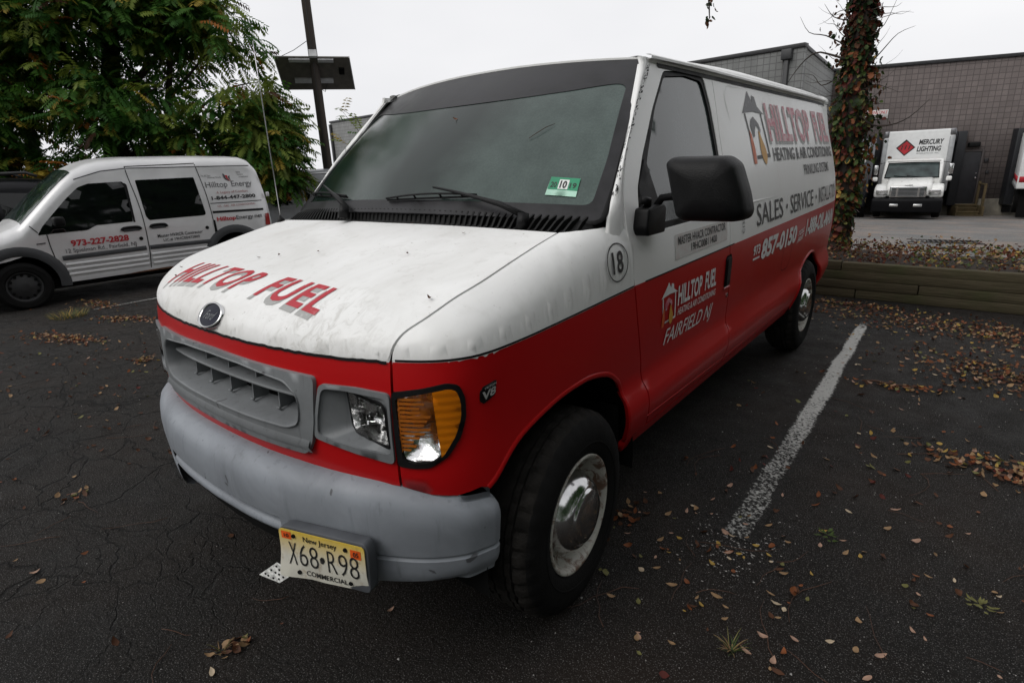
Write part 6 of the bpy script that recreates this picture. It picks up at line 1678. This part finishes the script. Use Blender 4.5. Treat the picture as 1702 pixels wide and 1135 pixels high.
tube('windshield_seal',[(-.93,1.05,1.60),(0,.965,1.60),(.93,1.05,1.60),(.87,1.54,2.17),(0,1.465,2.19),(-.87,1.54,2.17),(-.93,1.05,1.60)],.022,M['rubber'],tk,6)
tube('sun_visor',[(-.92,1.46,2.24),(0,1.38,2.27),(.92,1.46,2.24)],.035,tw_,tk,8)
for s,e in(((-.1,.98,1.62),(-.6,1.06,1.68)),((.3,.98,1.62),(-.15,1.02,1.67))): tube('wiper',[s,e],.012,M['rubber'],tk,5)
hood_=pz('hood',[(.02,.90),(-.02,1.20),(.10,1.38),(.45,1.50),(1.10,1.62),(1.15,.90)],-.78,.78,tw_,tk,.10)
for s in(1,-1):
    pz('fender',[(.06,.84),(.02,1.12),(.14,1.30),(.50,1.38),(1.05,1.36),(1.15,.84)],min(s*.70,s*1.17),max(s*.70,s*1.17),tw_,tk,.10)
    hp=bbox('headlight',(min(s*.66,s*1.10),max(s*.66,s*1.10),-.012,.10,.98,1.17),M['chromer'],tk,.05,3)
    V,F=box_vf(min(s*.68,s*1.08),max(s*.68,s*1.08),-.03,-.016,1.0,1.15); o=obj('lens',V,F,M['clear'],hp); bevel(o,.005,1)
    m_=bbox('mirror',(min(s*1.20,s*1.36),max(s*1.20,s*1.36),.98,1.05,1.72,2.12),M['chrome'],tk,.03,2); bbox('convex_mirror',(min(s*1.17,s*1.36),max(s*1.17,s*1.36),.96,1.05,1.46,1.64),tw_,tk,.05,3)
    tube('mirror_arm',[(s*1.0,1.2,2.2),(s*1.26,1.03,2.16),(s*1.27,1.03,1.40),(s*1.0,1.15,1.35)],.014,M['rubber'],tk,6)
    bbox('fog_lamp',(min(s*.25,s*.55),max(s*.25,s*.55),-.34,-.29,.53,.63),M['chromer'],tk,.015) 
gg=bbox('grille',(-.62,.62,-.055,-.02,.86,1.30),M['chrome'],tk,.05,3)
obj('grille_mesh',*box_vf(-.55,.55,-.062,-.056,.91,1.25),M['dark'],gg,smooth=False)
for x in(-.36,.36): obj('grille_bar',*box_vf(x-.035,x+.035,-.075,-.063,.90,1.26),M['chrome'],gg,smooth=False)
for k in range(7): obj('grille_bar',*box_vf(-.55,.55,-.070,-.0635,.93+k*.05,.945+k*.05),tgrey,gg,smooth=False)
bbox('hood_emblem',(-.14,.14,.00,.05,1.335,1.365),M['chrome'],tk,.01)
bp_=pm('black_bumper_steel',(.005,.005,.006),.5,var=.2,spec=.12)
pz('bumper',[(-.30,.30),(-.30,.78),(-.22,.84),(.10,.84),(.10,.30)],-1.19,1.19,bp_,tk,.05)
obj('chassis',*box_vf(-.9,.9,.1,6.0,.25,.9),M['dark'],tk,smooth=False)
for s in(1,-1):
    for y in(.95,4.9): small_wheel(tk,s*1.02,y,.48,.28,.29,stl,s<0)
tube('exhaust_stack',[(-.95,2.42,.9),(-.95,2.42,2.2)],.05,M['chrome'],tk,8) if 0 else None
# ---- grey truck standing at the next dock, half hidden by the ivy
gt=thing('grey_box_truck','grey box truck with a red stripe half hidden behind the ivy tree','truck',(-2.95,28.2,-1.35),.16)
gbx=bbox('cargo_box',(-1.2,1.2,.6,4.6,1.55,3.3),pm('grey_truck_box',(.20,.21,.225),.45,var=.2,scale=2),gt,.05,2)
bbox('stripe',(1.2015,1.206,.65,4.5,1.58,1.80),rd,gbx,0); bbox('stripe',(-1.1,1.1,.594,.5985,1.58,1.80),rd,gbx,0)
bbox('lower_body',(-1.15,1.15,.7,4.5,.55,1.54),pm('dark_blue_skirt',(.008,.010,.018),.4),gt,.03)
pz('cab',[(-.9,.5),(-.95,1.3),(-.6,2.1),(-.4,2.25),(.55,2.25),(.55,.5)],-1.05,1.05,pm('dark_truck_cab',(.012,.013,.018),.3),gt,.08)
bbox('roof_fairing',(-.9,.9,-.1,.55,2.26,2.85),tw_,gt,.12,3)
for s in(1,-1): 
    small_wheel(gt,s*.95,-.2,.48,.28,.29,M['chrome'],s<0); small_wheel(gt,s*.95,3.6,.48,.28,.29,M['chrome'],s<0)
# ---- white trailer cut by the right edge
wt=thing('white_trailer','white trailer with a red stripe at the right edge of the loading dock','trailer',(4.25,29.2,-1.38),.0)
wb=bbox('trailer_box',(-1.15,1.15,0,4.3,1.15,3.3),tg,wt,.04,2)
bbox('stripe',(-1.156,-1.1515,.05,4.2,1.40,1.62),rd,wb,0); bbox('stripe',(-1.1,1.1,-.006,-.0015,1.40,1.62),rd,wb,0); bbox('lower_rail',(-1.17,-1.152,.02,4.25,1.16,1.28),tgrey,wb,.004)
bbox('landing_gear',(-.95,.95,.5,1.0,.0,1.14),M['dark'],wt,.02); 
for s in(1,-1): small_wheel(wt,s*.92,2.6,.5,.28,.29,M['chrome'],s<0)
# ------------------------------------------------------------------ leafy trees at the left
rt_=random.Random(17)
TL={'dk':leafmat('deep_green_leaflets',(.036,.110,.018),.5,.35,6),'md':leafmat('mid_green_leaflets',(.060,.150,.022),.5,.3,6),'lt':leafmat('yellow_green_leaflets',(.15,.20,.030),.40,.3,6),
    'ye':leafmat('yellow_leaflets',(.30,.22,.03),.35,.3,6),'or':leafmat('orange_leaflets',(.27,.10,.018),.35,.3,6),'br':leafmat('brown_leaflets',(.06,.025,.012),.3,.3,6)}
TK=list(TL)
def frond(mb,p,dirv,L,mi,droop=.35,pairs=9,lw=.060,ll=.145):
    d=dirv.normalized(); side=d.cross(Vector((0,0,1)))
    if side.length<.05: side=Vector((1,0,0))
    side.normalize(); V=[];F=[]; q=p.copy(); step=L/pairs
    roll=rt_.uniform(-1.3,1.3)
    for i in range(pairs):
        t=i/pairs; d2=(d+Vector((0,0,-droop*t*1.6))).normalized(); q=q+d2*step
        nrm=side.cross(d2)
        l=ll*(.75+.5*math.sin(PI*(.15+.8*t)))*rt_.uniform(.8,1.15)
        for s in(1,-1):
            if rt_.random()<.06: continue
            ld=(side*s*.92+d2*.42+Vector((0,0,-.22-.25*rt_.random()))+nrm*roll*.4*s).normalized(); wv=(d2*.9-side*s*.25).normalized()*lw*rt_.uniform(.8,1.2)*.5
            o=len(V); a=q; b=q+ld*l*.45; c=q+ld*l+Vector((0,0,-.012))
            V+=[a,b+wv,c,b-wv]; F.append((o,o+1,o+2,o+3))
    # midrib
    o=len(V); e=side*.004; V+=[p-e,p+e,q+e*.3,q-e*.3]; F.append((o,o+1,o+2,o+3))
    mb.add(V,F,mi)
DENS=2.35
def crown(mb,clumps,wts):
    for (c,r,n,w) in clumps:
        c=Vector(c)
        for i in range(int(n*DENS)):
            while True:
                v=Vector((rt_.uniform(-1,1),rt_.uniform(-1,1),rt_.uniform(-1,1)))
                if v.length<1: break
            p=c+Vector((v.x*r[0],v.y*r[1],v.z*r[2]))
            if mnoise.noise(p*.75+Vector((3.1,7.7,1.3)))<-.30: continue
            out=Vector((v.x+rt_.gauss(0,.5),v.y+rt_.gauss(0,.5),-.15+rt_.gauss(0,.45)))
            if out.length<.1: out=Vector((1,0,0))
            frond(mb,p,out,rt_.uniform(.38,.68),rt_.choices(range(6),w or wts)[0],rt_.uniform(.2,.9))
def tree(label,base,trunk,limbs,clumps,wts):
    b=Vector((base[0],base[1],gz(*base))); t=thing('tree',label,'tree',tuple(b),0,'leafy trees behind the silver van')
    rel=lambda P:[tuple(Vector(p)-b) for p in P]
    P=smooth_poly(trunk[0],5,closed=False); n=len(P)
    tr=tube('trunk',rel(P),[trunk[1]*(1-.6*i/(n-1))*(1+.06*math.sin(i*1.7)) for i in range(n)],bark,t,12)
    for L,r in limbs:
        Q=smooth_poly(L,4,closed=False); m=len(Q); tube('limb',rel(Q),[r*(1-.8*i/(m-1)) for i in range(m)],bark,t,6)
    mb=MB(); crown(mb,[(tuple(Vector(c)-b),r,n,w) for c,r,n,w in clumps],wts)
    o=mb.build('crown',None,t,False,[TL[k] for k in TK]); return t
wG=[.34,.36,.24,.03,.015,.015]; wY=[.12,.32,.47,.06,.02,.01]
tree('tallest leafy tree with a thick dark trunk above the silver van',(-14.9,3.85),([(-14.9,3.85,-.3),(-14.95,4.0,2.2),(-15.15,4.4,4.2),(-15.6,4.95,6.5),(-15.8,5.2,9)],.30),
    [([(-15.0,4.2,3.2),(-14.2,4.9,4.2),(-13.4,5.6,5.0),(-12.9,6.1,5.4)],.10),([(-15.1,4.3,3.8),(-15.9,3.4,4.7),(-16.6,2.6,5.5)],.10),([(-15.0,4.1,2.6),(-13.9,4.3,3.3),(-13.2,4.6,3.6)],.06),([(-15.3,4.6,5.0),(-14.4,4.6,6.2),(-13.9,4.8,7.2)],.07)],
    [((-14.6,4.2,4.9),(2.0,2.1,2.3),520,None),((-14.0,5.2,6.0),(1.6,1.6,1.5),230,None),((-13.6,3.9,3.1),(1.3,1.5,1.0),190,None),((-15.4,4.6,7.0),(2.2,2.2,1.5),200,None),((-15.6,5.2,9.6),(2.8,2.8,2.2),230,None),((-15.2,3.0,5.2),(1.6,1.6,2.2),260,None),((-15.0,5.6,12.3),(3.2,3.2,1.8),170,None)],wG)
tree('leafy tree leaning left with yellow leaves in its crown',(-16.4,2.7),([(-16.4,2.7,-.3),(-16.5,2.75,2.2),(-16.9,2.9,4.5),(-17.3,3.0,7)],.17),
    [([(-16.5,2.75,2.6),(-15.6,2.0,3.6),(-15.0,1.4,4.2)],.07),([(-16.6,2.8,3.2),(-17.4,2.0,4.2)],.07)],
    [((-16.3,1.8,4.7),(2.1,1.9,2.4),470,[.34,.26,.20,.10,.07,.03]),((-15.2,1.2,3.2),(1.5,1.5,1.2),260,wG),((-17.2,2.2,8.2),(2.4,2.4,2.2),200,None),((-16.8,1.2,2.5),(1.6,1.4,1.1),150,[.5,.3,.1,.06,.02,.02])],wG)
tree('slender leafy tree with light gaps right of the thick trunk',(-14.1,4.75),([(-14.1,4.75,-.3),(-13.95,4.8,2.0),(-13.6,5.1,4.0),(-13.3,5.5,6.2)],.11),
    [([(-13.95,4.85,2.2),(-13.2,5.5,3.2),(-12.5,6.0,3.6),(-12.0,6.4,3.7)],.045),([(-13.9,4.8,1.9),(-13.2,5.3,2.2),(-12.4,5.9,2.3)],.035),([(-13.7,5.0,3.4),(-13.0,5.9,4.5),(-12.6,6.4,5.0)],.04)],
    [((-12.7,5.7,4.5),(1.1,1.2,1.2),175,wY),((-12.3,6.0,3.2),(1.0,1.1,.9),170,wY),((-13.3,5.1,5.5),(1.1,1.1,1.0),110,wG),((-11.9,6.2,2.35),(.75,.85,.65),120,wY),((-12.9,5.0,2.3),(.9,1.0,.6),90,wY)],wY)
tree('small bushy tree hanging over the back of the silver van',(-13.0,6.1),([(-13.0,6.1,-.3),(-12.8,6.15,1.2),(-12.4,6.4,2.2),(-12.1,6.6,3.2)],.06),
    [([(-12.8,6.15,1.4),(-12.1,6.4,1.9),(-11.6,6.6,2.0)],.025)],
    [((-11.8,6.45,1.75),(.75,.55,.6),130,wY),((-12.2,6.75,2.7),(.7,.6,.7),70,wY),((-12.6,5.5,1.45),(.9,.9,.6),90,wG)],wY)
def bush(label,base,clumps,w):
    b=Vector((base[0],base[1],gz(*base))); t=thing('bush',label,'bush',tuple(b))
    for k in range(4):
        a=rt_.uniform(0,6.3); tube('stem',[(0,0,0),(math.cos(a)*.2,math.sin(a)*.2,.6),(math.cos(a)*.5,math.sin(a)*.5,1.3)],[.02,.014,.006],bark,t,5)
    mb=MB(); crown(mb,[(tuple(Vector(c)-b),r,n,None) for c,r,n in clumps],w); mb.build('foliage',None,t,False,[TL[k] for k in TK])
bush('orange and brown leaved bush behind the roof of the silver van',(-13.7,3.4),[((-13.7,3.3,1.7),(.9,1.4,.7),150),((-14.0,4.6,1.9),(.8,.8,.6),90)],[.30,.18,.06,.08,.24,.14])
bush('dark green bush with yellow patches behind the black SUV',(-15.3,1.0),[((-15.2,.7,1.7),(1.2,1.4,1.0),230),((-14.6,2.0,1.5),(.9,.9,.9),130)],[.46,.22,.08,.16,.05,.03])
bush('shady green bush under the trees beside the grey passenger van',(-14.4,6.4),[((-14.3,6.2,1.3),(1.0,1.3,1.0),150)],[.55,.25,.10,.04,.03,.03])
# sapling in front of the long wall, right of the pole
sp2=thing('sapling','thin sapling with sparse yellow green leaves right of the pole','sapling',(-7.6,5.9,0))
tube('stem',[(0,0,-.1),(.05,.05,1.2),(.0,.1,2.1),(-.15,.05,2.5),(-.45,-.1,2.75)],[.016,.013,.010,.006,.003],bark,sp2,6)
mb=MB()
for st_ in(((.05,.05,1.6),(.35,-.2,2.1)),((.0,.1,1.8),(-.5,-.15,2.15)),((0,.1,2.0),(.25,-.25,2.35)),((0,.1,2.1),(-.45,-.1,2.72))):
    a,b=Vector(st_[0]),Vector(st_[1]); tube('twig',[a,b],[.006,.002],bark,sp2,5)
    for k in range(7):
        p=a.lerp(b,.25+.13*k); frond(mb,p,(b-a)+Vector((rt_.gauss(0,.4),rt_.gauss(0,.4),rt_.gauss(0,.3))),rt_.uniform(.2,.36),rt_.choice([2,2,1,3]),.4,5,.034,.085)
mb.build('leaves',None,sp2,False,[TL[k] for k in TK])['kind']='stuff'
# ------------------------------------------------------------------ unseen trees behind and right of camera, added to darken reflections and horizon light
re_=random.Random(9); mb=MB()
for k in range(46):
    t=k/45
    if t<.55: q=Vector((-24+46*t/.55,-19+3*math.sin(t*9),0))
    else: q=Vector((13.5+1.5*math.sin(t*20),-17+34*(t-.55)/.45,0))
    hh=re_.uniform(6.5,9.5)*(1 if t<.55 else 1.75)
    for i in range(130 if t<.55 else 260):
        v=Vector((re_.gauss(0,1.2),re_.gauss(0,1.2),0)); z=hh*re_.random()**(.8 if t<.55 else .65)
        p=q+v*(1-.5*z/hh)+Vector((0,0,z)); s=re_.uniform(.3,.6)*(1 if t<.55 else 1.5); a=Vector((re_.gauss(0,1),re_.gauss(0,1),re_.gauss(0,1))).normalized(); b=a.orthogonal().normalized(); c=a.cross(b)
        mb.add([p+b*s,p+c*s*.6,p-b*s,p-c*s*.6],[(0,1,2,3)],0 if re_.random()<.7 else 1)
o=mb.build('unseen_tree_line',None,None,False,[TL['dk'],TL['md']]); tag(o,kind='stuff')
